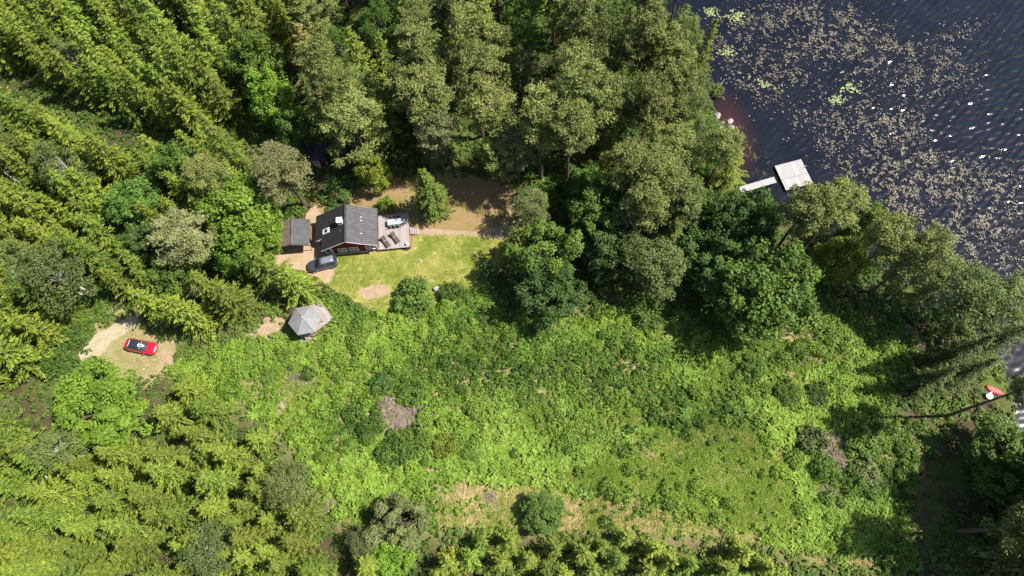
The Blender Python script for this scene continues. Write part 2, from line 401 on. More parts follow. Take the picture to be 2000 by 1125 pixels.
def wave_height(X, Y):
    r2 = np.random.default_rng(99); h = np.zeros_like(X)
    for k in range(12):                      # wind ripples running across the lake
        lam = 0.70 + 0.9 * r2.random() ** 1.6; th = math.radians(122 + r2.normal() * 24); kk = 2 * PI / lam
        ph = kk * (X * math.cos(th) + Y * math.sin(th)) + r2.random() * 6.283 + 2.2 * fbm(X * 0.12 + k, Y * 0.12, 5.0 + k, 2)
        h += lam * (1 - 1.6 * np.abs(np.sin(ph * 0.5))) * 0.0225
    return h
def lake():
    x = axis_coords(18, 96, 0.26, 2400); x = x[x > 12]; y = axis_coords(2, 100, 0.26, 2400)
    X, Y = np.meshgrid(x, y); X = X.ravel(); Y = Y.ravel(); n, m = len(x), len(y)
    ii = np.arange(n * m).reshape(m, n)
    Qw = np.stack([ii[:-1, :-1], ii[:-1, 1:], ii[1:, 1:], ii[1:, :-1]], -1).reshape(-1, 4)
    s = -shore_sd(X, Y)
    c = G(1432, 262, WATER_Z)
    sh = np.clip(1.25 - np.hypot((X - c[0]) / 3.4, (Y - c[1]) / 7.5), 0, 1) * np.clip(1 - s / 7, 0, 1)
    calm = 0.25 + 0.9 * np.clip((s - 2) / 22, 0, 1) * (0.55 + 0.6 * fbm(X * 0.07, Y * 0.07, 12.0))
    near = (X < 97) & (Y < 101) & (Y > 1)
    Z = WATER_Z + np.where(near, wave_height(X, Y) * calm, 0)
    fk = (s > -4)[Qw].all(1)
    used = np.unique(Qw[fk]); rem = np.full(len(X), -1); rem[used] = np.arange(len(used))
    me = mesh_np('lake', np.stack([X, Y, Z], 1)[used], rem[Qw[fk]], None, {'shallow': np.clip(sh * 1.2, 0, 1)[used]})
    me.materials.append(MT['water']); me.polygons.foreach_set('use_smooth', [True] * len(me.polygons))
    tag(link(bpy.data.objects.new('lake', me)), kind='structure'); print('lake', len(me.polygons))
lake()

def sheet(name, px, mat, z, amp=0.5, step=0.6, kind='structure'):
    P = GP(px); out = []; n = len(P)
    for i in range(n):
        a, b = P[i], P[(i + 1) % n]; L = np.hypot(*(b - a)); k = max(1, int(L / step))
        nrm = np.array([b[1] - a[1], a[0] - b[0]]) / (L + 1e-9)
        for j in range(k):
            p = a + (b - a) * j / k
            out.append(p + nrm * amp * (2 * fbm(p[0] * 0.8, p[1] * 0.8, 5.0 + z) - 1) * (1.6))
    me = bpy.data.meshes.new(name); me.from_pydata([(p[0], p[1], z) for p in out], [], [list(range(len(out)))])
    me.materials.append(MT[mat]); me.update()
    if me.polygons[0].normal.z < 0: me.flip_normals()
    o = link(bpy.data.objects.new(name, me)); return tag(o, kind=kind)
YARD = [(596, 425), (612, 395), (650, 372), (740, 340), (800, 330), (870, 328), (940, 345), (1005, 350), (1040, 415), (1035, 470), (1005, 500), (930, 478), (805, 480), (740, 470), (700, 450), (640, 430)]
LAWN = [(640, 512), (660, 498), (738, 490), (803, 486), (806, 460), (930, 458), (985, 452), (1010, 480), (985, 520), (965, 560), (900, 570), (862, 580), (850, 612), (770, 612), (735, 612), (690, 590), (640, 553), (640, 530)]
DRIVE = [(592, 425), (617, 398), (632, 420), (640, 500), (652, 505), (655, 525), (640, 552), (602, 535), (540, 515), (530, 500), (540, 440)]
PARK = [(150, 692), (185, 640), (210, 600), (270, 598), (310, 630), (345, 665), (348, 700), (320, 740), (280, 755), (225, 740), (160, 715)]
TRACK = [(148, 692), (170, 665), (225, 635), (255, 610), (275, 612), (262, 640), (225, 660), (195, 690), (160, 712)]
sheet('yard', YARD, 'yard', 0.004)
sheet('lawn', LAWN, 'lawn', 0.008)
sheet('driveway', DRIVE, 'gravel', 0.012)
sheet('parking_area', PARK, 'parking', 0.004, 0.8)
sheet('gravel_track', TRACK, 'track', 0.008, 0.5)
sheet('sand_patch', [(305, 690), (335, 688), (342, 700), (330, 722), (318, 735), (308, 725)], 'sand', 0.012, 0.3)
sheet('sand_patch', [(703, 562), (730, 556), (762, 560), (765, 575), (745, 584), (715, 584), (702, 576)], 'sand', 0.012, 0.35)
sheet('bare_path', [(450, 672), (470, 648), (520, 625), (560, 618), (560, 640), (525, 665), (490, 682)], 'sand', 0.004, 0.6)
sheet('bare_path', [(550, 740), (590, 720), (620, 735), (600, 770), (570, 800), (590, 850), (560, 860), (540, 800)], 'sand', 0.004, 0.6)
sheet('bare_path', [(345, 865), (385, 852), (420, 865), (405, 882), (365, 885)], 'sand', 0.004, 0.5)
sheet('bare_path', [(636, 965), (660, 940), (680, 960), (655, 1000), (640, 1000)], 'sand', 0.004, 0.5)
sheet('bare_path', [(1755, 640), (1775, 632), (1812, 680), (1800, 695)], 'sand', 0.004, 0.25)
sheet('worn_path', [(806, 447), (860, 449), (930, 452), (990, 440), (1010, 448), (985, 470), (930, 461), (860, 458), (806, 457)], 'sand', 0.012, 0.3)

# ------------------------------------------------------------------ foliage prototypes
def nrm(v): return v / (np.linalg.norm(v, axis=-1, keepdims=True) + 1e-9)
def rhombs(c, n, d, l, w):
    """leaf-like rhombic faces: centre c, normal n, direction d, length l, width w"""
    n = nrm(n); d = nrm(d - n * (d * n).sum(-1, keepdims=True)); s = np.cross(n, d)
    l = np.asarray(l)[:, None]; w = np.asarray(w)[:, None]
    V = np.stack([c + d * l / 2, c + s * w / 2 + d * l * 0.05, c - d * l / 2, c - s * w / 2 + d * l * 0.05], 1).reshape(-1, 3)
    return V, np.arange(len(V)).reshape(-1, 4)
def merge(parts):
    Vs, Qs, o = [], [], 0
    for V, q in parts: Vs.append(V); Qs.append(q + o); o += len(V)
    return np.vstack(Vs), np.vstack(Qs)
def unit(n): return nrm(rng.normal(size=(n, 3)))

def crown_spruce(h, R, dens=1.0, gappy=0.0, tight=1.0):
    C, Nn, Dd, L, W = [], [], [], [], []
    z = 0.06 * h
    while z < h * 0.97:
        f = z / h; rl = R * (1 - f) ** 0.92 * (0.8 + 0.4 * rng.random()) + 0.14
        nb = max(4, int(round((3.8 + 3.0 * (1 - f)) * dens)))
        a0 = rng.random() * 6.28
        for k in range(nb):
            if rng.random() < gappy: continue
            az = a0 + 6.283 * k / nb + rng.normal() * 0.28; Lb = rl * (0.62 + 0.62 * rng.random())
            dirv = np.array([math.cos(az), math.sin(az), 0]); side = np.array([-math.sin(az), math.cos(az), 0])
            m = max(4, int(Lb / 0.145)); rise = 0.42 * f - 0.06; droop = 0.34 * (1 - f); zz = z + rng.normal() * 0.12
            for j in range(m + 1):
                t = (j + 0.5) / (m + 0.5)
                p = dirv * Lb * t + np.array([0, 0, zz + rise * Lb * t - droop * Lb * t * t + 0.16 * Lb * max(0, t - 0.6)])
                spread = (0.50 * (1 - 0.75 * t) + 0.06) * min(1.0, 0.45 + 0.4 * Lb)
                for sgn in (-1, 1):
                    c = p + side * sgn * spread * (0.35 + 0.5 * rng.random()) + rng.normal(size=3) * 0.04 + np.array([0, 0, -0.14 * rng.random()])
                    C.append(c); Dd.append(dirv * 0.95 + side * sgn * 0.7 + np.array([0, 0, -0.22 + 0.3 * rng.random()]))
                    Nn.append(np.array([0, 0, 1.0]) + dirv * 0.25 + side * sgn * 0.25 + rng.normal(size=3) * 0.33)
                    L.append(0.30 + 0.20 * rng.random()); W.append(0.105 + 0.08 * rng.random())
            C.append(p + dirv * 0.14); Dd.append(dirv + np.array([0, 0, 0.2])); Nn.append(np.array([0, 0, 1.0]) + rng.normal(size=3) * 0.3); L.append(0.55); W.append(0.17)
        z += (0.42 + 0.30 * (1 - f)) * tight * (0.8 + 0.4 * rng.random())
    for k in range(10):
        C.append([rng.normal() * 0.05, rng.normal() * 0.05, h - 0.09 * k]); a = rng.random() * 6.28
        Dd.append([0.35 * math.cos(a), 0.35 * math.sin(a), 1]); Nn.append([math.cos(a), math.sin(a), 0.3]); L.append(0.5); W.append(0.13)
    C = np.array(C); V, q = rhombs(C, np.array(Nn, float), np.array(Dd, float), L, W)
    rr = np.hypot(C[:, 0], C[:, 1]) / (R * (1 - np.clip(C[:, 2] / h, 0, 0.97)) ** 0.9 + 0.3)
    tint = np.clip(0.15 + 0.55 * rr + rng.normal(size=len(C)) * 0.22, 0, 1)   # tint rises from the trunk outwards to the shoot tips
    return mesh_np('crown', V, q, tint)

def clumped(centres, radii, nleaf, llen, lwid, flat=0.75, upb=0.55, outb=0.7, rnd=0.55, axis=None, shell=0.55, tbase=None, needle=False):
    P = []; T = []
    for i, (c, r) in enumerate(zip(centres, radii)):
        k = max(6, int(nleaf * (0.7 + 0.6 * rng.random())))
        u = unit(k); rad = r * (shell + (1 - shell) * rng.random((k, 1))) * (0.9 + 0.2 * rng.random((k, 1)))
        off = u * rad; off[:, 2] *= flat
        pos = c + off
        n = u * outb + np.array([0, 0, upb]) + rng.normal(size=(k, 3)) * rnd
        d = (u * 0.9 + np.array([0, 0, 0.45]) + rng.normal(size=(k, 3)) * 0.4) if needle else rng.normal(size=(k, 3)) + u * 0.3 + np.array([0, 0, -0.3])
        V, q = rhombs(pos, n, d, llen * (0.7 + 0.6 * rng.random(k)), lwid * (0.7 + 0.6 * rng.random(k)))
        P.append((V, q)); tb = rng.random()
        T.append(np.clip(0.5 * tb + 0.5 * rng.random(k), 0, 1))
    V, q = merge(P)
    return V, q, np.concatenate(T)

def crown_broad(h, r, base=0.28, ncl=85, nleaf=95, ll=0.36, lw=0.24, csize=0.24, lump=0.28, droop=False):
    cz = h * (1 + base) / 2; rz = h * (1 - base) / 2
    seed = rng.random() * 50
    cs, rs, lim = [], [], []
    while len(cs) < ncl:
        u = unit(1)[0]
        if u[2] < -0.72: continue
        az = math.atan2(u[1], u[0])
        k = 1 + lump * (2 * float(fbm(np.array(az * 1.1 + 7), np.array(u[2] * 2.2), seed)) - 1) * 1.5
        fr = (0.50 + 0.5 * rng.random() ** 0.5) * k
        x = np.array([u[0] * r * fr, u[1] * r * fr, cz + u[2] * rz * fr])
        if all(np.linalg.norm((x - y) * [1, 1, 0.8]) > r * csize * 0.62 for y in cs[-60:]) or rng.random() < 0.06:
            cs.append(x); rs.append(r * csize * (0.75 + 0.55 * rng.random()))
            lim.append(x)
    V, q, t = clumped(cs, rs, nleaf, ll, lw, flat=0.72, rnd=0.5)
    if droop:
        V = V.copy()
    return mesh_np('crown', V, q, t), lim, cz

def trunk_mesh(h, r, limbs=(), seg=7, top=0.92, lean=0.0):
    b = MB(); a = rng.random() * 6.28; pts = []
    for k in range(6):
        t = k / 5; pts.append((lean * h * t * t * math.cos(a) + 0.06 * math.sin(3 * t + a), lean * h * t * t * math.sin(a) + 0.06 * math.cos(2 * t + a), h * top * t - 0.25 * (k == 0)))
    b.tube(pts, [r * (1.25 if k == 0 else 1 - 0.83 * k / 5) for k in range(6)], seg)
    for c in limbs:
        c = np.array(c); z0 = min(c[2] * 0.62, h * top * 0.9); t = max(0.0, z0 / (h * top))
        s = np.array([np.interp(z0, [p[2] for p in pts], [p[i] for p in pts]) for i in range(3)])
        mid = (s + c) / 2 + np.array([0, 0, 0.08 * h * 0.5])
        rr = r * (1 - 0.8 * t) * 0.42
        b.tube([s, mid, c], [rr, rr * 0.6, rr * 0.2], 5, cap=False)
    return b.mesh('trunk')

def pine_proto(h, r, top_frac=0.44, nbr=40, nleaf=105, sparse=0.0):
    cs, rs = [], []
    z0 = h * (1 - top_frac)
    for i in range(nbr):
        f = (i + rng.random()) / nbr; z = z0 + (h - z0) * (f ** 0.85)
        prof = math.sin(PI * min(1, 0.20 + 0.80 * (1 - ((z - z0) / (h - z0)) ** 1.5) * 0.62 + 0.0)) if f < 0.99 else 0.2
        Rz = r * (0.30 + 0.78 * math.sqrt(max(0, 1 - ((z - z0) / (h - z0) * 1.02 - 0.30) ** 2 / 0.55)))
        if (z - z0) / (h - z0) < 0.25: Rz *= 0.65 + 0.5 * rng.random()
        az = i * 2.399 + rng.normal() * 0.4
        L = Rz * (0.45 + 0.6 * rng.random())
        c = np.array([math.cos(az) * L, math.sin(az) * L, z + 0.12 * L + rng.normal() * 0.1])
        cs.append(c); rs.append(0.62 + 0.4 * rng.random())
        if L > 1.3:
            cs.append(c * [0.58, 0.58, 1] + rng.normal(size=3) * [0.5, 0.5, 0.15]); rs.append(0.5 + 0.35 * rng.random())
    cs.append(np.array([0, 0, h - 0.4])); rs.append(0.8)
    V, q, t = clumped(cs, rs, nleaf, 0.36, 0.13, flat=0.55, upb=0.5, outb=0.5, rnd=0.7, shell=0.35, needle=True)
    crown = mesh_np('crown', V, q, t)
    limbs = [c for c in cs[::2]]
    b = MB(); a = rng.random() * 6.28
    pts = [(0.25 * math.sin(1.7 * k / 6 + a), 0.25 * math.cos(1.3 * k / 6 + a), h * 0.97 * k / 6 - 0.25 * (k == 0)) for k in range(7)]
    b.tube(pts, [0.27, 0.22, 0.19, 0.165, 0.13, 0.09, 0.03], 7)
    for c in limbs:
        zz = min(c[2] - 0.25 * math.hypot(c[0], c[1]), h * 0.93); s0 = tuple(np.interp(zz, [p[2] for p in pts], [p[i] for p in pts]) for i in range(3)); b.tube([s0, ((c[0]) * 0.5, c[1] * 0.5, (zz + c[2]) / 2), tuple(c)], [0.055, 0.045, 0.015], 4, cap=False)
    for k in range(5):    # dead stubs under the crown
        az = rng.random() * 6.28; zz = z0 - rng.random() * 3.5; L = 0.5 + 1.3 * rng.random()
        s0 = tuple(np.interp(zz, [p[2] for p in pts], [p[i] for p in pts]) for i in range(3)); b.tube([s0, (math.cos(az) * L, math.sin(az) * L, zz + 0.1)], [0.03, 0.01], 4, cap=False)
    return crown, b.mesh('trunk')

PROTO = {'spruce': [], 'oldspruce': [], 'pine': [], 'broad': [], 'oak': [], 'birch': [], 'bush': [], 'youngspruce': []}
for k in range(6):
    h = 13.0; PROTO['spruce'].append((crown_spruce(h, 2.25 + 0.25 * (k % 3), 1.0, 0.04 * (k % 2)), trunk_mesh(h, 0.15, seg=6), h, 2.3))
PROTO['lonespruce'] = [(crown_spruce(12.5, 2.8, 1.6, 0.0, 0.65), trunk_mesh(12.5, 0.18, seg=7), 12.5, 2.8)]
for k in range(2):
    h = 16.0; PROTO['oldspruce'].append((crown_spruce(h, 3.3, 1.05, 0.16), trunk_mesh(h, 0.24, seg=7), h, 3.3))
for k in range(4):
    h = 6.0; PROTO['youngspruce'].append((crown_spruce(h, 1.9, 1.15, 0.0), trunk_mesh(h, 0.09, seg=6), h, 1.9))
for k in range(5):
    h = 20.0; c, t = pine_proto(h, 2.9, [0.42, 0.5, 0.36, 0.46, 0.55][k], [42, 48, 36, 44, 50][k]); PROTO['pine'].append((c, t, h, 2.9))
for k in range(4):
    h = 11.0; c, lim, cz = crown_broad(h, 4.2, 0.12, 100, 100, 0.40, 0.27, 0.23, 0.30); PROTO['broad'].append((c, trunk_mesh(h, 0.24, lim[::5], top=0.8), h, 4.2))
for k in range(3):
    h = 12.0; c, lim, cz = crown_broad(h, 5.2, 0.15, 110, 135, 0.42, 0.28, 0.20, 0.42); PROTO['oak'].append((c, trunk_mesh(h, 0.34, lim[::4], top=0.75), h, 5.2))
for k in range(3):
    h = 14.0; c, lim, cz = crown_broad(h, 3.6, 0.22, 105, 95, 0.27, 0.17, 0.24, 0.36); PROTO['birch'].append((c, trunk_mesh(h, 0.17, lim[::4], top=0.88, lean=0.05), h, 3.6))
for k in range(4):
    h = 2.6; c, lim, cz = crown_broad(h, 2.0, -0.15, 36, 62, 0.30, 0.21, 0.30, 0.25); PROTO['bush'].append((c, trunk_mesh(h, 0.05, lim[::4], top=0.6, seg=5), h, 2.0))

BARK = {'lonespruce': 'bark', 'spruce': 'bark', 'oldspruce': 'bark', 'youngspruce': 'bark', 'pine': 'pinebark', 'broad': 'bark', 'oak': 'bark', 'birch': 'birchbark', 'bush': 'bark'}
CTR = {'lonespruce': 0.45, 'spruce': 0.50, 'oldspruce': 0.5, 'youngspruce': 0.4, 'pine': 0.80, 'broad': 0.58, 'oak': 0.58, 'birch': 0.60, 'bush': 0.45}
NAME = {'lonespruce': 'spruce_tree', 'spruce': 'spruce_tree', 'oldspruce': 'spruce_tree', 'youngspruce': 'young_spruce', 'pine': 'pine_tree', 'broad': 'broadleaf_tree', 'oak': 'oak_tree', 'birch': 'birch_tree', 'bush': 'shrub'}
CAT = {'lonespruce': 'spruce tree', 'spruce': 'spruce tree', 'oldspruce': 'spruce tree', 'youngspruce': 'young spruce', 'pine': 'pine tree', 'broad': 'broadleaf tree', 'oak': 'oak tree', 'birch': 'birch tree', 'bush': 'shrub'}
_cache = {}
def tree(kind, x, y, h, r, mat, label, group=None, var=None, rz=None, tilt=(0, 0)):
    P = PROTO[kind]; k = (random.randrange(len(P)) if var is None else var) % len(P)
    cm, tm, ph, pr = P[k]
    key = (kind, k, mat)
    if key not in _cache:
        c2 = cm if not cm.materials else cm.copy()
        c2.materials.clear(); c2.materials.append(MT[mat])
        if not tm.materials: tm.materials.append(MT[BARK[kind]])
        _cache[key] = (c2, tm)
    c2, tm = _cache[key]
    root = empty(NAME[kind], (x, y, gz1(x, y) - 0.03), random.random() * 6.283 if rz is None else rz)
    root.rotation_euler = (tilt[0], tilt[1], root.rotation_euler[2])
    root.scale = (r / pr, r / pr, h / ph)
    tag(root, label, CAT[kind], group)
    link(bpy.data.objects.new('trunk', tm), root)
    link(bpy.data.objects.new('crown', c2), root)
    TREES.append((x, y, r))
    return root
TREES = []
def at(kind, px, py, h, d, mat, label, group=None, var=None, **kw):
    p = G(px, py, CTR[kind] * h)
    return tree(kind, p[0], p[1], h, d / 2, mat, label, group, var, **kw)

# ------------------------------------------------------------------ the trees one can pick out
at('lonespruce', 838, 380, 12.5, 5.8, 'spruce_mid', 'lone dense spruce standing right behind the wooden deck', rz=0.4)
at('pine', 543, 330, 14, 7.8, 'pine_grey', 'broad grey-green pine leaning over the dark grey carport roof')
at('broad', 470, 412, 12, 10.4, 'leaf_bright', 'large bright green broadleaf tree left of the carport')
at('broad', 512, 458, 9, 5.6, 'leaf_bright', 'bright green broadleaf tree touching the left side of the carport roof')
at('pine', 352, 463, 14, 7.0, 'pine_grey', 'olive-grey pine among the broadleaf trees left of the carport')
at('broad', 290, 480, 9, 6.5, 'leaf_dark', 'dark green broadleaf tree just left of the olive-grey pine')
at('broad', 262, 400, 10, 7.0, 'leaf', 'mid green broadleaf tree upper left of the olive-grey pine')
at('broad', 348, 328, 11, 5.6, 'leaf', 'dark green round broadleaf tree left of the cone-topped spruce')
at('oldspruce', 437, 290, 17, 7.2, 'spruce', 'big old spruce with brownish cone-laden top above the bright green tree')
at('pine', 402, 345, 14, 6.0, 'pine', 'dull green pine between old spruce and bright green broadleaf tree')
at('broad', 505, 120, 13, 7.5, 'leaf', 'rounded green broadleaf tree left of the tan spruce, upper of three')
at('broad', 528, 190, 12, 7.0, 'leaf_bright', 'rounded green broadleaf tree left of the tan spruce, middle of three')
at('broad', 572, 250, 9, 5.6, 'leaf', 'small green broadleaf tree above the broad grey-green pine')
at('oldspruce', 613, 122, 18, 8.0, 'spruce_cone', 'tan-coloured spruce heavy with cones in the upper forest')
at('oldspruce', 705, 128, 18, 7.6, 'spruce', 'tall yellow-green spruce right of the tan spruce', var=1)
at('oldspruce', 792, 30, 19, 7.0, 'spruce', 'tall yellow-green spruce at the top edge of the forest')
at('pine', 690, 235, 17, 8.4, 'pine', 'broad olive pine behind the small red shed')
at('broad', 727, 330, 8, 5.0, 'yellow', 'small yellow-green tree behind the cottage roof ridge')
at('broad', 665, 285, 7, 4.4, 'leaf_dark', 'dark broadleaf tree beside the small red shed')
at('pine', 817, 98, 22, 6.8, 'pine', 'topmost pine of the row of three above the lone spruce')
at('pine', 832, 185, 20, 8.0, 'pine', 'middle pine of the row of three above the lone spruce')
at('pine', 846, 240, 16, 6.2, 'pine_grey', 'lowest pine of the row of three above the lone spruce')
at('birch', 856, 292, 9, 4.6, 'leaf_grey', 'silvery grey-leaved tree directly above the lone spruce')
at('pine', 925, 70, 22, 6.8, 'pine', 'tall pine near the top edge right of the pine row')
at('pine', 926, 140, 20, 7.2, 'pine', 'pale olive pine below the tall pine right of the pine row')
at('pine', 960, 222, 18, 7.2, 'pine', 'dark shaded pine left of the long-trunked pines')
at('pine', 1008, 285, 13, 5.0, 'pine_grey', 'slim pale grey pine above the shaded yard')
at('pine', 972, 300, 12, 5.0, 'pine', 'short dark pine at the edge of the shaded yard')
at('pine', 1055, 232, 20, 7.2, 'pine', 'olive pine with bare trunk, left of the long-trunked pair')
at('pine', 1116, 250, 21, 6.4, 'pine', 'long-trunked pine standing over bright undergrowth', var=2)
at('pine', 1138, 182, 22, 7.6, 'pine', 'broad olive pine above the long-trunked pine')
at('pine', 1129, 28, 23, 6.6, 'pine', 'pine with bare dead lower branches at the top edge')
at('birch', 1162, 116, 18, 7.4, 'birch', 'feathery birch right of the broad olive pine')
at('birch', 1210, 205, 16, 6.0, 'leaf', 'green birch with white trunk beside the bright undergrowth')
at('pine', 1262, 66, 21, 6.4, 'pine', 'pine by the lake shore near the top edge, left of two')
at('pine', 1300, 100, 19, 6.0, 'pine', 'pine by the lake shore near the top edge, right of two')
at('birch', 1335, 70, 12, 5.4, 'birch', 'pale green birch overhanging the lake near the top edge')
at('birch', 1352, 180, 9, 5.6, 'birch', 'pale green bushy birch overhanging the lake by the fallen log')
at('pine', 1270, 200, 20, 6.4, 'pine', 'olive pine with dark slanting trunk left of the shore birch')
at('pine', 1320, 130, 17, 5.6, 'pine', 'olive pine between the two overhanging shore birches')
at('pine', 1226, 322, 17, 6.4, 'pine', 'olive pine in the middle of the shore wood, left of two neighbours')
at('pine', 1284, 335, 17, 6.6, 'pine', 'olive pine in the middle of the shore wood, right of two neighbours')
at('pine', 1330, 385, 15, 6.6, 'pine', 'round olive pine left of the white gangway')
at('pine', 1318, 282, 15, 6.0, 'pine', 'olive pine just inland of the shore rocks')
at('oldspruce', 1424, 332, 12, 6.4, 'yellow', 'yellow-green spreading tree on the shore beside the gangway', var=1)
at('broad', 1366, 262, 4.0, 5.0, 'leaf_bright', 'bright green bush on the bank above the shore rocks')
at('broad', 1146, 356, 7, 5.6, 'leaf', 'green broadleaf tree right of the long-trunked pine bases')
at('birch', 1034, 402, 10, 5.2, 'leaf_grey', 'silver-grey thin tree behind the oak by the yard')
at('oak', 1058, 492, 11, 8.6, 'leaf', 'big oak at the right end of the lawn', var=0)
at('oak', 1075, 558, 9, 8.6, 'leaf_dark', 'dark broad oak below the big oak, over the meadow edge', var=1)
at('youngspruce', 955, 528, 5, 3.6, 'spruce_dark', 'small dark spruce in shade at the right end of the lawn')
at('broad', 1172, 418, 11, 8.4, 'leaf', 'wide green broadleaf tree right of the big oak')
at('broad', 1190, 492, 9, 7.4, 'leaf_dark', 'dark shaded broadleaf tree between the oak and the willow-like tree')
at('birch', 1280, 515, 12, 8.2, 'birch', 'rounded grey-green tree at the wood edge above the meadow', var=1)
at('birch', 1240, 440, 12, 6.4, 'birch', 'grey-green tree behind the rounded grey-green tree', var=2)
at('pine', 1262, 395, 16, 6.0, 'pine', 'olive pine deep in the wood left of the dark broadleaf pair')
at('broad', 1396, 436, 13, 7.2, 'leaf_dark', 'dark green broadleaf tree, left of the pair below the gangway', var=2)
at('broad', 1466, 432, 13, 7.6, 'leaf_dark', 'dark green broadleaf tree, right of the pair below the gangway', var=3)
at('oak', 1494, 556, 14, 12.0, 'leaf', 'large spreading broadleaf tree jutting into the meadow from the wood', var=2)
at('oak', 1400, 515, 11, 8.6, 'leaf_dark', 'dark broadleaf tree below the broadleaf pair in shade', var=0)
at('pine', 1578, 412, 19, 6.4, 'pine', 'leaning-looking pine beside the floating dock, left of two', var=0)
at('pine', 1632, 406, 19, 6.6, 'pine', 'leaning-looking pine beside the floating dock, right of two', var=2)
at('broad', 1692, 436, 11, 5.8, 'leaf', 'green broadleaf tree overhanging the lake between two pines')
at('broad', 1642, 506, 11, 6.6, 'yellow', 'yellow-green broadleaf tree in front of the shore pines')
at('pine', 1733, 470, 18, 6.0, 'pine', 'pine with long dark slanting trunk beside the yellow-green tree', var=2)
at('pine', 1808, 492, 18, 5.6, 'pine', 'pine reaching over the lake right of the slanting trunk pine', var=0)
at('birch', 1786, 545, 13, 6.4, 'birch', 'loose birch below the pine reaching over the lake')
at('birch', 1868, 572, 14, 8.0, 'birch', 'large feathery birch with forked trunk near the lake, left half', var=0)
at('birch', 1928, 590, 13, 8.0, 'birch', 'large feathery birch overhanging the lake at the right edge', var=2)
at('oldspruce', 1868, 690, 15, 6.4, 'spruce_dark', 'dark shaded spruce at the right edge, left of two', var=0)  # right-edge spruces: shade of neighbouring trees put into the dark needle colour
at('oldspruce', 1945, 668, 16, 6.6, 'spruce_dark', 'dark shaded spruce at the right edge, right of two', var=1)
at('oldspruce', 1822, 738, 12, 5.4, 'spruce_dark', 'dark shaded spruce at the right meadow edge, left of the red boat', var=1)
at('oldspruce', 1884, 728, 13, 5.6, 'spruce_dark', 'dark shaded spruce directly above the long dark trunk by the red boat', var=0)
at('birch', 110, 535, 14, 8.4, 'birch', 'feathery grey-green birch with white dead branches at the left', var=1)
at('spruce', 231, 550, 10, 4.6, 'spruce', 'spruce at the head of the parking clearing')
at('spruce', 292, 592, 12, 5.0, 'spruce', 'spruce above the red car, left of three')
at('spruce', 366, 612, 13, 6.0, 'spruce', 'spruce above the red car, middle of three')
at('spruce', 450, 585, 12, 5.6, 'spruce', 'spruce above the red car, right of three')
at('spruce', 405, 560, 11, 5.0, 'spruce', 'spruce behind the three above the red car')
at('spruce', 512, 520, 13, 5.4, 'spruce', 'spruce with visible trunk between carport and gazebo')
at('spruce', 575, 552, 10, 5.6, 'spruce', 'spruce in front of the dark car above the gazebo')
at('broad', 340, 540, 9, 5.6, 'leaf', 'green broadleaf tree among spruces above the red car')
at('broad', 455, 500, 8, 5.4, 'leaf_bright', 'bright green broadleaf tree between spruces and carport')
at('oak', 192, 800, 8.0, 11.0, 'leaf_bright', 'large bright feathery broadleaf tree just below the parking clearing', var=1)
at('spruce', 368, 765, 7, 4.6, 'spruce', 'small spruce right of the feathery tree, left of two')
at('spruce', 402, 800, 8, 5.0, 'spruce', 'small spruce right of the feathery tree, right of two')
at('spruce', 335, 812, 8, 5.0, 'spruce', 'yellow-green spruce at the lower right of the feathery tree')
at('oak', 778, 1022, 6.0, 6.6, 'leaf_grey', 'large grey-green willow-like tree at the bottom of the meadow', var=0)
at('birch', 708, 1060, 5.5, 3.8, 'leaf_grey', 'pale silvery tree left of the willow-like tree', var=1)
at('broad', 765, 1085, 5, 5.0, 'leaf_bright', 'bright green small tree under the willow-like tree')
at('spruce', 722, 1106, 7, 5.2, 'yellow', 'yellow-green spruce below the pale silvery tree')
at('broad', 1060, 1004, 3.6, 5.2, 'leaf', 'bright green round bush tree standing alone in the dry grass')
at('broad', 1960, 880, 8, 8.0, 'leaf', 'green broadleaf tree at the right edge below the red boat')
at('broad', 1950, 930, 6, 6.0, 'leaf', 'leafy tree in half shade at the right edge')
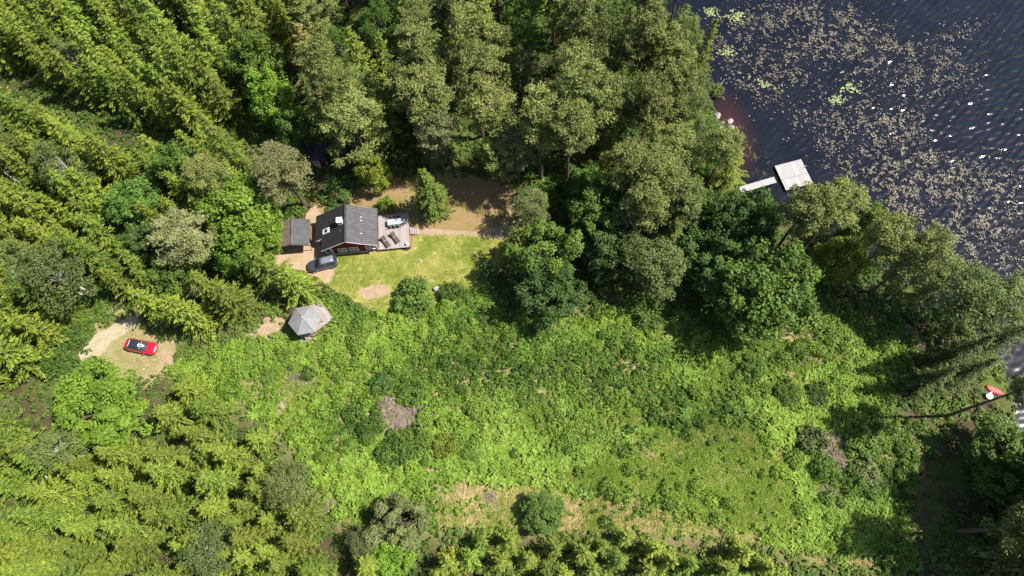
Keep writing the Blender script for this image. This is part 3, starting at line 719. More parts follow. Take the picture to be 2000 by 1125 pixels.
# shrubs in the meadow
for (px, py, h, d, m, lb) in [
    (806, 585, 2.6, 5.6, 'leaf', 'big dark green shrub jutting into the lawn'),
    (880, 570, 2.0, 3.2, 'leaf', 'shrub beside the grey boulder at the lawn edge'),
    (770, 880, 2.4, 4.2, 'leaf', 'round green shrub below the brush pile, left of three'),
    (815, 855, 2.2, 4.0, 'leaf', 'green shrub right under the brush pile'),
    (868, 872, 1.9, 3.2, 'yellow', 'yellow-green shrub right of the brush pile shrubs'),
    (806, 765, 1.8, 3.4, 'leaf', 'green shrub directly right of the brush pile top'),
    (742, 752, 1.7, 3.4, 'leaf_dark', 'dark shrub directly left of the brush pile top'),
    (1588, 858, 2.2, 3.6, 'leaf_grey', 'pale grey-green shrub left of the shaded hollow'),
    (1682, 860, 2.0, 4.2, 'leaf', 'dark green shrub right of the shaded hollow'),
    (1618, 918, 1.8, 3.4, 'leaf', 'green shrub below the shaded hollow'),
    (1692, 920, 1.8, 3.4, 'leaf_grey', 'grey-green shrub right of the shrub below the hollow'),
    (1690, 952, 1.7, 3.2, 'leaf', 'small green shrub near the dark wood at lower right'),
    (1540, 762, 1.6, 3.2, 'leaf', 'green shrub in the upper right of the meadow'),
    (1600, 765, 1.6, 3.0, 'leaf_dark', 'dark green shrub near the shade at meadow right'),
    (1468, 720, 1.5, 3.0, 'leaf', 'small green shrub below the large spreading tree'),
    (1760, 1090, 2.4, 4.2, 'leaf', 'rounded shrub at the lower right corner of the meadow'),
    (1270, 610, 2.2, 5.0, 'leaf', 'green shrub at the foot of the rounded grey-green tree'),
    (655, 378, 2.2, 4.6, 'leaf_dark', 'dark green shrub behind the cottage'),
    (757, 400, 2.4, 2.6, 'leaf_bright', 'bright green bush between cottage and lone spruce'),
    (450, 760, 1.8, 3.4, 'leaf_bright', 'bright green shrub right of the small spruces'),
    (110, 700, 2.2, 4.4, 'leaf', 'green shrub at the left end of the gravel track'),
    (1380, 330, 2.4, 3.4, 'leaf', 'green shrub on the bank below the shore rocks'),
    (1400, 170, 1.8, 2.6, 'birch', 'pale shrub at the water edge by the fallen log'),
]:
    at('bush', px, py, h, d, m, lb)

# ------------------------------------------------------------------ the plantation and the wood fill
TR_FIX = list(TREES)
def fill(poly_px, spacing, make, avoid=1.6, seed=1, jit=0.32, rows=None):
    P = GP(poly_px); r2 = np.random.default_rng(seed)
    lo = P.min(0); hi = P.max(0); th = rows or 0.0
    ca, sa = math.cos(th), math.sin(th); c = (lo + hi) / 2; R = np.hypot(*(hi - lo)) / 2 + spacing
    k = int(R / spacing) + 1; out = 0
    for i in range(-k, k + 1):
        for j in range(-k, k + 1):
            u = (i + (0.5 if j % 2 else 0)) * spacing + r2.normal() * jit * spacing * 0.6; v = j * spacing * 0.9 + r2.normal() * jit * spacing * 0.6
            x = c[0] + ca * u - sa * v; y = c[1] + sa * u + ca * v
            if not inpoly(np.array([x]), np.array([y]), P)[0]: continue
            if any((x - a) ** 2 + (y - b) ** 2 < (avoid + 0.30 * r) ** 2 for a, b, r in TR_FIX): continue
            make(x, y, r2); out += 1
    return out
def spruce_maker(hlo, hhi, label, group, mat='spruce', wide=1.0, mix=0.0, mixlabel=None, kind='spruce'):
    def mk(x, y, r2):
        h = hlo + (hhi - hlo) * r2.random()
        if r2.random() < mix:
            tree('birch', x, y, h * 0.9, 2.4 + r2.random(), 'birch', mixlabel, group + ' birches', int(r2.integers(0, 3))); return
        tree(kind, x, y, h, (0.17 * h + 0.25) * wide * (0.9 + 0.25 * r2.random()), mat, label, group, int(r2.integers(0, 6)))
    return mk
nsp = 0
nsp += fill([(-30, -20), (330, -20), (640, -20), (640, 60), (560, 130), (470, 250), (400, 285), (300, 250), (150, 195), (-20, 130), (-60, 60)], 3.75,
     spruce_maker(10.5, 16, 'plantation spruce in the upper left stand', 'plantation spruces in the upper left', wide=1.0, mix=0.02,
                  mixlabel='thin birch mixed in the upper left spruce rows'), seed=3, rows=0.5, jit=0.5)
nsp += fill([(-20, 215), (100, 240), (300, 320), (260, 400), (230, 560), (150, 620), (130, 700), (100, 760), (-10, 800), (-25, 500)], 3.7,
     spruce_maker(9.5, 15, 'plantation spruce along the left edge', 'plantation spruces along the left edge', wide=1.05, mix=0.06,
                  mixlabel='thin birch among the spruces of the left edge'), seed=4, rows=0.9, jit=0.5)
nsp += fill([(-10, 800), (90, 850), (130, 880), (330, 870), (440, 850), (560, 870), (620, 960), (640, 1050), (690, 1140), (690, 1180), (-20, 1180)], 3.25,
     spruce_maker(6.0, 11, 'plantation spruce in the lower left stand', 'plantation spruces in the lower left', wide=1.12, mix=0.03,
                  mixlabel='thin birch in the lower left spruce stand'), seed=5, rows=0.2, jit=0.5)
nsp += fill([(880, 1062), (1000, 1050), (1200, 1048), (1400, 1066), (1560, 1110), (1600, 1190), (820, 1190), (840, 1100)], 3.1,
     spruce_maker(4.5, 6.5, 'young spruce along the bottom edge', 'young spruces along the bottom', mat='spruce', wide=1.5, kind='youngspruce'), seed=6, rows=0.1)
nsp += fill([(300, 330), (400, 300), (520, 310), (500, 480), (440, 590), (330, 610), (270, 560), (290, 420)], 4.3,
     spruce_maker(9, 12, 'mid green spruce left of the carport', 'spruces left of the carport', wide=1.0), avoid=2.2, seed=8)
def wood_maker(label_s, label_p, label_b, grp):
    def mk(x, y, r2):
        q = r2.random()
        if q < 0.42: tree('oldspruce' if q < 0.14 else 'spruce', x, y, 12 + 5 * r2.random(), 2.2 + 0.8 * r2.random(), 'spruce_dark' if r2.random() < 0.6 else 'spruce', label_s, grp + ' spruces')
        elif q < 0.78: tree('pine', x, y, 16 + 4 * r2.random(), 2.5 + 0.7 * r2.random(), 'pine', label_p, grp + ' pines')
        else: tree('birch', x, y, 10 + 4 * r2.random(), 2.3 + 0.9 * r2.random(), 'birch' if r2.random() < 0.5 else 'leaf', label_b, grp + ' broadleaf trees')
    return mk
fill([(600, 290), (640, 240), (640, -10), (900, -20), (1290, -10), (1330, 60), (1350, 120), (1365, 200), (1290, 230), (1150, 240), (960, 300), (860, 330), (760, 310), (690, 320)], 5.0,
     wood_maker('dark spruce inside the upper wood', 'pine inside the upper wood', 'leafy tree inside the upper wood', 'wood above the cottage'), avoid=2.5, seed=11)
fill([(1120, 330), (1250, 260), (1370, 300), (1440, 400), (1500, 470), (1500, 520), (1380, 540), (1150, 520), (1120, 430)], 5.4,
     wood_maker('dark spruce inside the shore wood', 'pine inside the shore wood', 'leafy tree inside the shore wood', 'shore wood'), avoid=2.0, seed=12)
# the shading stand along the right edge: the crowns reach out of the picture, trunks and shade are in it
for i, (bx, by, h, lab) in enumerate([(1852, 812, 20, 'tall pine with long dark trunk running past the red boat'), (1872, 1042, 20, 'tall pine with dark trunk at the lower right edge'),
                        (1960, 960, 19, 'tall pine at the right edge above the lower dark trunk'), (1985, 1090, 20, 'tall pine at the lower right corner')]):
    p = G(bx, by); tree('pine', p[0], p[1], h + (2.5 if i == 0 else 0), 2.5 if i == 0 else 3.3, 'pine', lab, None, 2 if i == 0 else i)
def shade_maker(x, y, r2):
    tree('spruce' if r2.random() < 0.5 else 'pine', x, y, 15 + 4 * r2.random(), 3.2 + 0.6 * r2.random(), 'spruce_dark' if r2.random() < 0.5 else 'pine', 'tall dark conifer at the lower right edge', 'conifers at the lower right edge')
fill([(1955, 880), (2030, 860), (2090, 930), (2150, 1180), (1925, 1180), (1925, 1000)], 3.1, shade_maker, avoid=0.9, seed=14)
ORD = ['first', 'second', 'third', 'fourth', 'fifth', 'sixth', 'seventh', 'eighth', 'ninth', 'tenth', 'eleventh', 'twelfth', 'thirteenth', 'fourteenth', 'fifteenth', 'sixteenth', 'seventeenth', 'eighteenth', 'nineteenth', 'twentieth', 'twenty-first', 'twenty-second', 'twenty-third', 'twenty-fourth', 'twenty-fifth']
def to_px(p):
    v = np.array(p, float) - np.array([0, 0, CAMH]); d = v @ CF
    return CX + FPX * (v @ CR) / d, CY + FPX * (v @ CD) / d
_g = {}
for o in COL.objects:
    if o.get('group') and o.type == 'EMPTY' and 'tree' in o.name or o.name.startswith('young_spruce') and o.get('group'):
        _g.setdefault(o['label'], []).append(o)
for lb, os_ in _g.items():
    if len(os_) < 2: continue
    P = sorted([(to_px((o.location.x, o.location.y, 0.8 * o.scale.z * 13))[::-1], i) for i, o in enumerate(os_)])
    nrow = max(1, int(round(math.sqrt(len(os_) * 0.55)))); per = math.ceil(len(os_) / nrow)
    for r_ in range(nrow):
        row = sorted(P[r_ * per:(r_ + 1) * per], key=lambda q: q[0][1])
        for c_, (_, i) in enumerate(row):
            os_[i]['label'] = lb + (', %s row from top' % ORD[r_] if nrow > 1 else '') + ', %s from left' % ORD[c_]
print('trees', len(TREES), 'spruce', nsp)

# ------------------------------------------------------------------ cottage
HA = math.radians(5.2); HO = np.array([-26.5, 40.9])
hu = np.array([math.cos(HA), math.sin(HA)]); hv = np.array([-math.sin(HA), math.cos(HA)])
def hloc(px, py, z):                       # pixel at height z -> cottage frame
    p = G(px, py, z)[:2] - HO; return float(p @ hu), float(p @ hv)
def hwall(px, py, v):                      # pixel on the upright plane v = const -> (u, z)
    lo, hi = 0.0, 5.0
    for _ in range(40):
        m = (lo + hi) / 2
        if hloc(px, py, m)[1] > v: lo = m
        else: hi = m
    return hloc(px, py, lo)[0], lo
def corrugated(b, p0, p1, v0, v1, period, amp, thick=0.06, rows=1):
    """sheet from (u,z)=p0 to p1, ribs running down the slope, waves along v"""
    n = int((v1 - v0) / period * 6); top = []; bot = []
    du, dz = p1[0] - p0[0], p1[1] - p0[1]; L = math.hypot(du, dz); nu, nz = -dz / L, du / L
    if nz < 0: nu, nz = -nu, -nz
    V, Fc = [], []
    for i in range(n + 1):
        v = v0 + (v1 - v0) * i / n; ph = (v / period) % 1.0
        hgt = amp * (math.cos(2 * PI * ph) * 0.5 + 0.5) ** 2
        for (u, z) in (p0, p1):
            V.append((u + nu * hgt, v, z + nz * hgt))
        for (u, z) in (p0, p1):
            V.append((u - nu * thick, v, z - nz * thick))
    for i in range(n):
        a = i * 4; c = a + 4
        Fc += [(a, a + 1, c + 1, c), (a + 2, c + 2, c + 3, a + 3), (a, c, c + 2, a + 2), (a + 1, a + 3, c + 3, c + 1)]
    Fc += [(0, 2, 3, 1), (n * 4, n * 4 + 1, n * 4 + 3, n * 4 + 2)]
    o_ = len(b.v); b.v += [tuple(map(float, p)) for p in V]
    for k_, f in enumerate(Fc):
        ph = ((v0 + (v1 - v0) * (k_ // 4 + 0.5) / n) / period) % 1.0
        b.f.append([i + o_ for i in f]); b.t.append(0.1 if 0.33 < ph < 0.67 else 0.62 + 0.3 * math.cos(2 * PI * ph))  # valleys coloured dark, crests light: rib shading put into the tint
    return b
house = empty('cottage', (HO[0], HO[1], 0), HA)
tag(house, 'red wooden cottage with dark corrugated roof and white chimney', 'cottage')
RZ, SL = 5.0, 0.575
MB().box(-2.66, 3.81, 0.80, 5.75, -0.1, 0.3).box(-4.56, -2.66, 2.25, 5.75, -0.1, 0.3).build('foundation', 'concrete', house)
def roofz(u): return RZ - 0.12 - (SL * -u if u < 0 else (0.568 * u if u < 2.2 else 1.25 + (u - 2.2) * 0.41))
wl = MB()
wl.prism([(-2.7, 0.3), (3.85, 0.3), (3.85, roofz(3.85)), (2.2, roofz(2.2)), (0, roofz(0)), (-2.7, roofz(-2.7))], 0.75, 2.2)
wl.prism([(-4.6, 0.3), (3.85, 0.3), (3.85, roofz(3.85)), (2.2, roofz(2.2)), (0, roofz(0)), (-4.6, roofz(-4.6))], 2.2, 5.8)
wall = wl.build('wall', 'red', house)
bt = MB(); u = -2.6
while u < 3.8:                              # cover battens of the board wall
    bt.box(u, u + 0.05, 0.722, 0.752, 0.36, roofz(u + 0.03) - 0.06); u += 0.24
tag(bt.build('cover_battens', 'red', wall), kind='stuff')
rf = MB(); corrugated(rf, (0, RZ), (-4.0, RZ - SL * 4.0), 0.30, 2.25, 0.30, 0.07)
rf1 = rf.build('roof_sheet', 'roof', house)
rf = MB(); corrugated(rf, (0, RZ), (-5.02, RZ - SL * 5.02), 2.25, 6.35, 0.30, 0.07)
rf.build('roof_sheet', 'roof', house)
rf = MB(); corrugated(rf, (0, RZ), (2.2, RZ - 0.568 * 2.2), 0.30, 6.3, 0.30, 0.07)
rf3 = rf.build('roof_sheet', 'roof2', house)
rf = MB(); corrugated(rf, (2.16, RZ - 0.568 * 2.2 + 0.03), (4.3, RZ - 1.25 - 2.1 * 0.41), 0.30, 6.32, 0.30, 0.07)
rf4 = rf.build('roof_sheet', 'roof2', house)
MB().prism([(-0.22, RZ - 0.05), (0, RZ + 0.11), (0.22, RZ - 0.05), (0, RZ + 0.04)], 0.26, 6.38).build('ridge_cap', 'roof', house)
for (a, c) in (((0, RZ), (-4.05, RZ - SL * 4.05)), ((0, RZ), (2.2, RZ - 1.25)), ((2.2, RZ - 1.25), (4.3, RZ - 2.11))):
    MB().prism([(a[0], a[1] - 0.02), (c[0], c[1] - 0.02), (c[0], c[1] - 0.15), (a[0], a[1] - 0.15)], 0.25, 0.295).build('bargeboard', 'white', house)
MB().prism([(-3.95, RZ - SL * 3.95 - 0.03), (-5.0, RZ - SL * 5.0 - 0.03), (-5.0, RZ - SL * 5 - 0.17), (-3.95, RZ - SL * 3.95 - 0.17)], 2.2, 2.247).build('bargeboard', 'white', house)
BX('corner_board', 'white', house, 3.72, 3.90, 0.70, 0.90, 0.3, 2.85)
BX('corner_board', 'white', house, -2.76, -2.62, 0.70, 0.84, 0.3, 3.2)
BX('plinth_board', 'white', house, -2.7, 2.3, 0.705, 0.748, 0.22, 0.34)
MB().tube([(4.36, 0.1, 2.86), (4.36, 6.3, 2.86)], 0.06, 8).build('gutter', 'black', house)
MB().tube([(4.3, 0.8, 2.8), (3.98, 0.8, 2.6), (3.98, 0.8, 0.8)], 0.04, 6).build('downpipe', 'black', house)
for (px, py) in ((668, 486.2), (690.4, 484.2), (722.6, 481.3)):
    u, z = hwall(px, py, 0.75); z = max(1.2, min(1.55, z))
    w, h = 0.68, 0.52
    wd = MB()
    wd.box(u - w, u + w, 0.69, 0.748, z - h, z - h + 0.1).box(u - w, u + w, 0.69, 0.748, z + h - 0.1, z + h)
    for c in (-w + 0.05, 0, w - 0.05): wd.box(u + c - 0.05, u + c + 0.05, 0.692, 0.746, z - h + 0.1, z + h - 0.1)
    wo_ = wd.build('window', 'white', house)
    for c in (-w / 2, w / 2): BX('pane', 'glass', wo_, u + c - w / 2 + 0.055, u + c + w / 2 - 0.055, 0.72, 0.74, z - h + 0.1, z + h - 0.1)
    for c in (-w / 2, w / 2): BX('glazing_bar', 'white', wo_, u + c - w / 2 + 0.055, u + c + w / 2 - 0.055, 0.70, 0.719, z - 0.02, z + 0.02)
    BX('sill', 'white', wo_, u - w - 0.05, u + w + 0.05, 0.62, 0.69, z - h - 0.05, z - h)
# porch corner under the left eave
BX('porch_floor', 'deck', house, -3.85, -2.72, 0.62, 2.18, 0.18, 0.30)
for u in (-3.74, -2.90): BX('porch_post', 'white', house, u - 0.06, u + 0.06, 0.66, 0.78, 0.302, roofz(u) - 0.06)
rl = MB(); rl.box(-3.68, -2.96, 0.69, 0.75, 1.12, 1.2); rl.tube([(-3.68, 0.72, 0.45), (-2.96, 0.72, 1.12)], 0.035, 4); rl.tube([(-3.68, 0.72, 1.12), (-2.96, 0.72, 0.45)], 0.035, 4); rl.box(-3.68, -2.96, 0.69, 0.75, 0.40, 0.47)
rl.build('porch_railing', 'white', house)
MB().tube([(-3.74, 0.78, 2.0), (-4.05, 1.6, 2.45)], 0.04, 4).build('eave_brace', 'white', house)
MB().tube([(-4.0, 2.19, 2.0), (-4.55, 2.19, 2.2)], 0.04, 4).build('eave_brace', 'white', house)
# chimney, roof window, hooks
cu, cv = hloc(663.5, 432, 5.2); cu = max(-0.9, min(-0.5, cu))
ch = MB().box(cu - 0.36, cu + 0.36, cv - 0.36, cv + 0.36, RZ - 0.95, RZ + 0.55).build('chimney', 'white', house)
BX('chimney_crown', 'white', ch, cu - 0.43, cu + 0.43, cv - 0.43, cv + 0.43, RZ + 0.55, RZ + 0.66)
MB().cyl(cu, cv, RZ + 0.66, RZ + 0.92, 0.15, 0.13).build('chimney_pot', 'concrete', ch)
MB().cyl(-0.75, cv - 1.3, RZ - 0.5, RZ - 0.2, 0.07).build('vent_pipe', 'alloy', house)
su, sv = hloc(636.5, 450.5, 3.4)
Ms = Matrix.Translation((su, sv, RZ + SL * su + 0.05)) @ Matrix.Rotation(-math.atan(SL), 4, 'Y')
sk = MB()
for (a, b_, c, d) in ((-0.62, 0.62, -0.40, -0.28), (-0.62, 0.62, 0.28, 0.40), (-0.62, -0.40, -0.28, 0.28), (0.30, 0.62, -0.28, 0.28)): sk.box(a, b_, c, d, -0.04, 0.10, Ms)
skw = sk.build('roof_window', 'white', house)
MB().box(-0.40, 0.30, -0.28, 0.28, 0.0, 0.05, Ms).build('pane', 'glass', skw)
for v in (1.9, 4.05, 4.6): BX('snow_hook', 'white', house, 2.0, 2.26, v - 0.05, v + 0.05, RZ - 1.20, RZ - 1.10)

# deck of the cottage
dk = empty('wooden_deck', (HO[0], HO[1], 0), HA)
tag(dk, 'weathered grey wooden deck at the right side of the red cottage', 'deck')
pl = MB(); u = 3.96
while u < 8.62: pl.box(u, u + 0.138, 0.55 + 0.012 * random.random(), 6.3 - 0.02 * random.random(), 0.665, 0.70 + 0.004 * random.random()); u += 0.146
tag(pl.build('planks', 'deck', dk), kind='stuff')
fr = MB(); fr.box(3.98, 8.74, 0.58, 0.62, 0.45, 0.664).box(3.98, 8.74, 6.22, 6.26, 0.45, 0.664).box(8.70, 8.74, 0.62, 6.22, 0.45, 0.664)
for v in (2, 3.4, 4.8): fr.box(3.98, 8.70, v, v + 0.05, 0.47, 0.664)
fr.build('frame', 'timber', dk)
for u in (4.1, 6.4, 8.6):
    for v in (0.66, 3.3, 6.1): BX('foot_post', 'timber', dk, u, u + 0.09, v, v + 0.09, -0.1, 0.46)
tu0, tv0 = hloc(802, 457.5, 0.5); tv1 = hloc(802, 444, 0.5)[1]
st = empty('deck_steps', (HO[0], HO[1], 0), HA); tag(st, 'short grey wooden steps from the deck down to the path', 'steps')
for k in range(4):
    BX('tread', 'deck', st, 8.78 + 0.31 * k, 9.06 + 0.31 * k, tv0 + 0.06, tv1 - 0.06, 0.56 - 0.15 * k, 0.60 - 0.15 * k)
for v in (tv0, tv1 - 0.05): MB().prism([(8.78, 0.66), (10.05, 0.06), (10.05, 0.0), (8.78, 0.0)], v, v + 0.05).build('stringer', 'timber', st)

# furniture on the deck
def hw(u, v): p = HO + hu * u + hv * v; return float(p[0]), float(p[1])
tu, tv = hloc(769.7, 433, 1.44); tang = HA + math.radians(1)
x, y = hw(tu, tv); tb = empty('dining_table', (x, y, 0.702), tang)
tag(tb, 'long pale blue-grey dining table on the deck', 'table')
BX('table_top', 'tabletop', tb, -1.02, 1.02, -0.47, 0.47, 0.70, 0.745, 0.01)
for sx in (-0.92, 0.92):
    for sy in (-0.38, 0.38): BX('leg', 'black', tb, sx - 0.04, sx + 0.04, sy - 0.04, sy + 0.04, 0, 0.70)
BX('apron', 'black', tb, -0.96, 0.96, -0.42, 0.42, 0.62, 0.698)
def chair(x, y, rz, label, mat='black', cush=None):
    c = empty('garden_chair', (x, y, 0.702), rz); tag(c, label, 'chair', 'chairs around the deck table')
    BX('seat', mat, c, -0.23, 0.23, -0.22, 0.24, 0.42, 0.46, 0.01)
    MB().box(-0.23, 0.23, -0.27, -0.225, 0.50, 0.92).build('backrest', mat, c)
    for sx in (-0.21, 0.21):
        for sy in (-0.21, 0.21): MB().box(sx - 0.018, sx + 0.018, sy - 0.018, sy + 0.018, 0, 0.42 if sy > 0 else 0.50).build('leg', mat, c)
        MB().tube([(sx * 1.1, 0.2, 0.42), (sx * 1.1, 0.2, 0.64), (sx * 1.1, -0.235, 0.66)], 0.018, 4).build('armrest', mat, c)
    if cush: BX('cushion', cush, c, -0.20, 0.20, -0.2, 0.22, 0.461, 0.50, 0.015)
def tp(a, b): m = Matrix.Rotation(tang, 3, 'Z') @ Vector((a, b, 0)); return x + m[0], y + m[1]
for a, nm in ((-0.62, 'first'), (0.0, 'second'), (0.62, 'third')):
    X, Y = tp(a, -0.55); chair(X, Y, tang, 'black garden chair on the lounger side of the table, %s from the cottage' % nm, 'black', 'tabletop')
    X, Y = tp(a, 0.60); chair(X, Y, tang + PI, 'black garden chair on the far side of the table, %s from the cottage' % nm, 'black')
X, Y = tp(1.28, 0.0); chair(X, Y, tang + PI / 2, 'white garden chair at the outer end of the table', 'white')
def lounger(px, py, hx, hy, fx, fy, label):
    a = G(hx, hy, 1.1)[:2]; b = G(fx, fy, 1.1)[:2]; c = G(px, py, 1.05)[:2]; ang = math.atan2(b[1] - a[1], b[0] - a[0])
    o = empty('sun_lounger', (c[0], c[1], 0.702), ang); tag(o, label, 'sun lounger', 'sun loungers on the deck')
    fr = MB(); fr.box(-0.95, 0.95, -0.33, -0.28, 0.26, 0.32).box(-0.95, 0.95, 0.28, 0.33, 0.26, 0.32).box(-0.95, -0.90, -0.28, 0.28, 0.26, 0.32).box(0.90, 0.95, -0.28, 0.28, 0.26, 0.32)
    fr.build('frame', 'black', o)
    BX('seat_pad', 'wicker', o, -0.16, 0.98, -0.31, 0.31, 0.322, 0.40, 0.02)
    Mb = Matrix.Translation((-0.20, 0, 0.36)) @ Matrix.Rotation(math.radians(42), 4, 'Y')
    MB().box(-0.80, 0.0, -0.31, 0.31, -0.03, 0.05, Mb).build('backrest', 'wicker', o, bevel=0.02)
    BX('strap', 'white', o, -0.175, -0.15, -0.31, 0.31, 0.402, 0.412)
    for sx in (-0.85, 0.85):
        for sy in (-0.3, 0.3): BX('leg', 'black', o, sx - 0.025, sx + 0.025, sy - 0.025, sy + 0.025, 0, 0.26)
lounger(753.0, 472.0, 749.5, 463.5, 760.5, 480, 'dark wicker sun lounger nearer the cottage wall')
lounger(771.5, 464.0, 767.3, 455.5, 779, 472, 'dark wicker sun lounger nearer the dining table')
pu, pv = hloc(795, 477, 0.8); X, Y = hw(pu, pv)
bk = empty('lantern', (X, Y, 0.702)); tag(bk, 'small white lantern on the outer corner of the deck', 'lantern')
BX('base', 'white', bk, -0.16, 0.16, -0.16, 0.16, 0, 0.05)
for sx in (-0.14, 0.14):
    for sy in (-0.14, 0.14): BX('post', 'white', bk, sx - 0.015, sx + 0.015, sy - 0.015, sy + 0.015, 0.05, 0.40)
MB().prism([(-0.18, 0.40), (0.18, 0.40), (0.0, 0.55)], -0.18, 0.18).build('lid', 'white', bk)
MB().cyl(0, 0, 0.05, 0.30, 0.07).build('candle', 'white', bk)

# ------------------------------------------------------------------ carport and shed
ga = math.radians(4.8)
gp = G(574, 479, 2.9); cp = empty('carport', (gp[0], gp[1], 0), ga)
tag(cp, 'small carport with dark grey corrugated roof left of the cottage', 'carport')
W, DZ, EZ, PZ = 2.15, 4.3, 2.45, 3.15
for s, mt in ((1, 'roof2'), (-1, 'roofold')):
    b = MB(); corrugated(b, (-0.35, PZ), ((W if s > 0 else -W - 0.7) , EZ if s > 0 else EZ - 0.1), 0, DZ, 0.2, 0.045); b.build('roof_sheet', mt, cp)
MB().prism([(-0.55, PZ - 0.03), (-0.35, PZ + 0.09), (-0.15, PZ - 0.03), (-0.35, PZ + 0.04)], -0.03, DZ + 0.03).build('ridge_cap', 'roof2', cp)
BX('back_wall', 'red', cp, -W - 0.4, W - 0.28, DZ - 0.35, DZ - 0.28, 0, 2.25)
BX('side_wall', 'red', cp, -W - 0.42, -W - 0.36, 0.4, DZ - 0.36, 0, 2.2)
BX('side_wall', 'timber', cp, W - 0.3, W - 0.24, 1.6, DZ - 0.36, 0, 2.25)
for u in (-W - 0.38, W - 0.3): BX('post', 'white', cp, u, u + 0.1, 0.28, 0.38, 0, 2.3)
BX('beam', 'timber', cp, -W - 0.4, W - 0.2, 0.26, 0.40, 2.24, 2.36)
MB().prism([(-0.35, PZ - 0.03), (W, EZ - 0.03), (W, EZ - 0.15), (-0.35, PZ - 0.15)], -0.045, -0.005).build('bargeboard', 'roof2', cp)

sp = G(624, 327.5, 0); sh = empty('garden_shed', (sp[0], sp[1], 0), math.radians(4))
tag(sh, 'small red shed with white door hidden among trees behind the cottage', 'shed')
b = MB(); b.prism([(-1.5, 0), (1.5, 0), (1.5, 2.0), (0.0, 2.75), (-1.5, 2.0)], 0.0, 2.8); sw = b.build('wall', 'red', sh)
for s in (-1, 1):
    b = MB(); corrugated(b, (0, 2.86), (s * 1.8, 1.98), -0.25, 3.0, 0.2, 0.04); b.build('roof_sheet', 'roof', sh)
dr = BX('door', 'white', sh, -0.55, 0.42, -0.06, -0.003, 0.05, 1.95)
BX('pane', 'glass', dr, -0.38, 0.25, -0.075, -0.062, 1.35, 1.75); BX('handle', 'black', dr, 0.28, 0.33, -0.10, -0.062, 0.95, 1.08)
for u in (-1.52, 1.42): BX('corner_board', 'white', sh, u, u + 0.1, -0.03, 0.1, 0, 2.0)

# ------------------------------------------------------------------ gazebo
c1, c2 = G(625, 585.6, 0.9)[:2], G(652.4, 620.8, 0.9)[:2]
gdir = (c2 - c1) / np.hypot(*(c2 - c1)); gang = math.atan2(gdir[1], gdir[0]); gw = float(np.hypot(*(c2 - c1)))
gd = empty('garden_terrace', (c2[0], c2[1], 0), gang); tag(gd, 'raised wooden terrace under the grey gazebo', 'terrace')
# local x along the right-hand edge (towards c2), local -y away from it (down-left in the picture)
dl = 4.9
pl = MB(); yv = -dl
while yv < -0.1: pl.box(-gw, 0.0, yv, yv + 0.138, 0.865, 0.90 + 0.004 * random.random()); yv += 0.146
tag(pl.build('planks', 'deck', gd), kind='stuff')
fr = MB(); fr.box(-gw + 0.02, -0.02, -dl, -dl + 0.05, 0.62, 0.864).box(-gw + 0.02, -0.02, -0.06, -0.02, 0.62, 0.864).box(-0.07, -0.02, -dl + 0.05, -0.06, 0.62, 0.864).box(-gw + 0.02, -gw + 0.07, -dl + 0.05, -0.06, 0.62, 0.864)
fr.build('frame', 'timber', gd)
for a in (-gw + 0.1, -gw / 2, -0.2):
    for c in (-dl + 0.1, -dl / 2, -0.2): BX('foot_post', 'timber', gd, a, a + 0.1, c, c + 0.1, -0.1, 0.63)
hx = [(575.7, 601.3), (609.4, 596.4), (626.5, 618.9), (612.3, 648.2), (583, 653), (562.5, 632)]
EH, AH = 3.0, 4.05
hp = [G(a, b_, EH)[:2] for a, b_ in hx]; hc = np.mean(hp, 0); hr = float(np.mean([np.hypot(*(p - hc)) for p in hp]))
ha0 = math.atan2(hp[0][1] - hc[1], hp[0][0] - hc[0])
gz_ = empty('gazebo', (hc[0], hc[1], 0), ha0); tag(gz_, 'hexagonal gazebo with pale grey roof on a wooden terrace', 'gazebo')
hv6 = [(hr * math.cos(-k * PI / 3), hr * math.sin(-k * PI / 3)) for k in range(6)]
for k in range(6):
    a, c = hv6[k], hv6[(k + 1) % 6]
    V = [(a[0], a[1], EH), (c[0], c[1], EH), (0, 0, AH), (a[0], a[1], EH - 0.05), (c[0], c[1], EH - 0.05), (0, 0, AH - 0.05)]
    MB().add(V, [(0, 1, 2), (3, 5, 4), (0, 3, 4, 1), (1, 4, 5, 2), (2, 5, 3, 0)]).build('roof_panel', 'gazeboroof', gz_)
    MB().tube([(a[0] * 1.01, a[1] * 1.01, EH + 0.01), (0, 0, AH + 0.02)], 0.035, 5).build('hip_strip', 'gazeboroof', gz_)
    MB().tube([(a[0], a[1], EH - 0.08), (c[0], c[1], EH - 0.08)], 0.045, 5).build('eave_board', 'deck', gz_)
    pa = (a[0] * 0.86, a[1] * 0.86); MB().box(pa[0] - 0.05, pa[0] + 0.05, pa[1] - 0.05, pa[1] + 0.05, 0.0, EH - 0.06 + 0.10).build('post', 'timber', gz_)
    if k not in (1,):
        pc = (c[0] * 0.86, c[1] * 0.86)
        MB().tube([(pa[0], pa[1], 1.75), (pc[0], pc[1], 1.75)], 0.035, 5).build('railing', 'timber', gz_)
BX('finial', 'white', gz_, -0.07, 0.07, -0.07, 0.07, AH, AH + 0.16)
sp_ = G(600, 663, 0.3); gs = empty('terrace_steps', (sp_[0], sp_[1], 0), gang); tag(gs, 'small wooden steps at the lower corner of the gazebo terrace', 'steps')
for k in range(4): BX('tread', 'deck', gs, -0.45, 0.45, 0.25 - 0.26 * k, 0.48 - 0.26 * k, 0.70 - 0.19 * k, 0.74 - 0.19 * k)
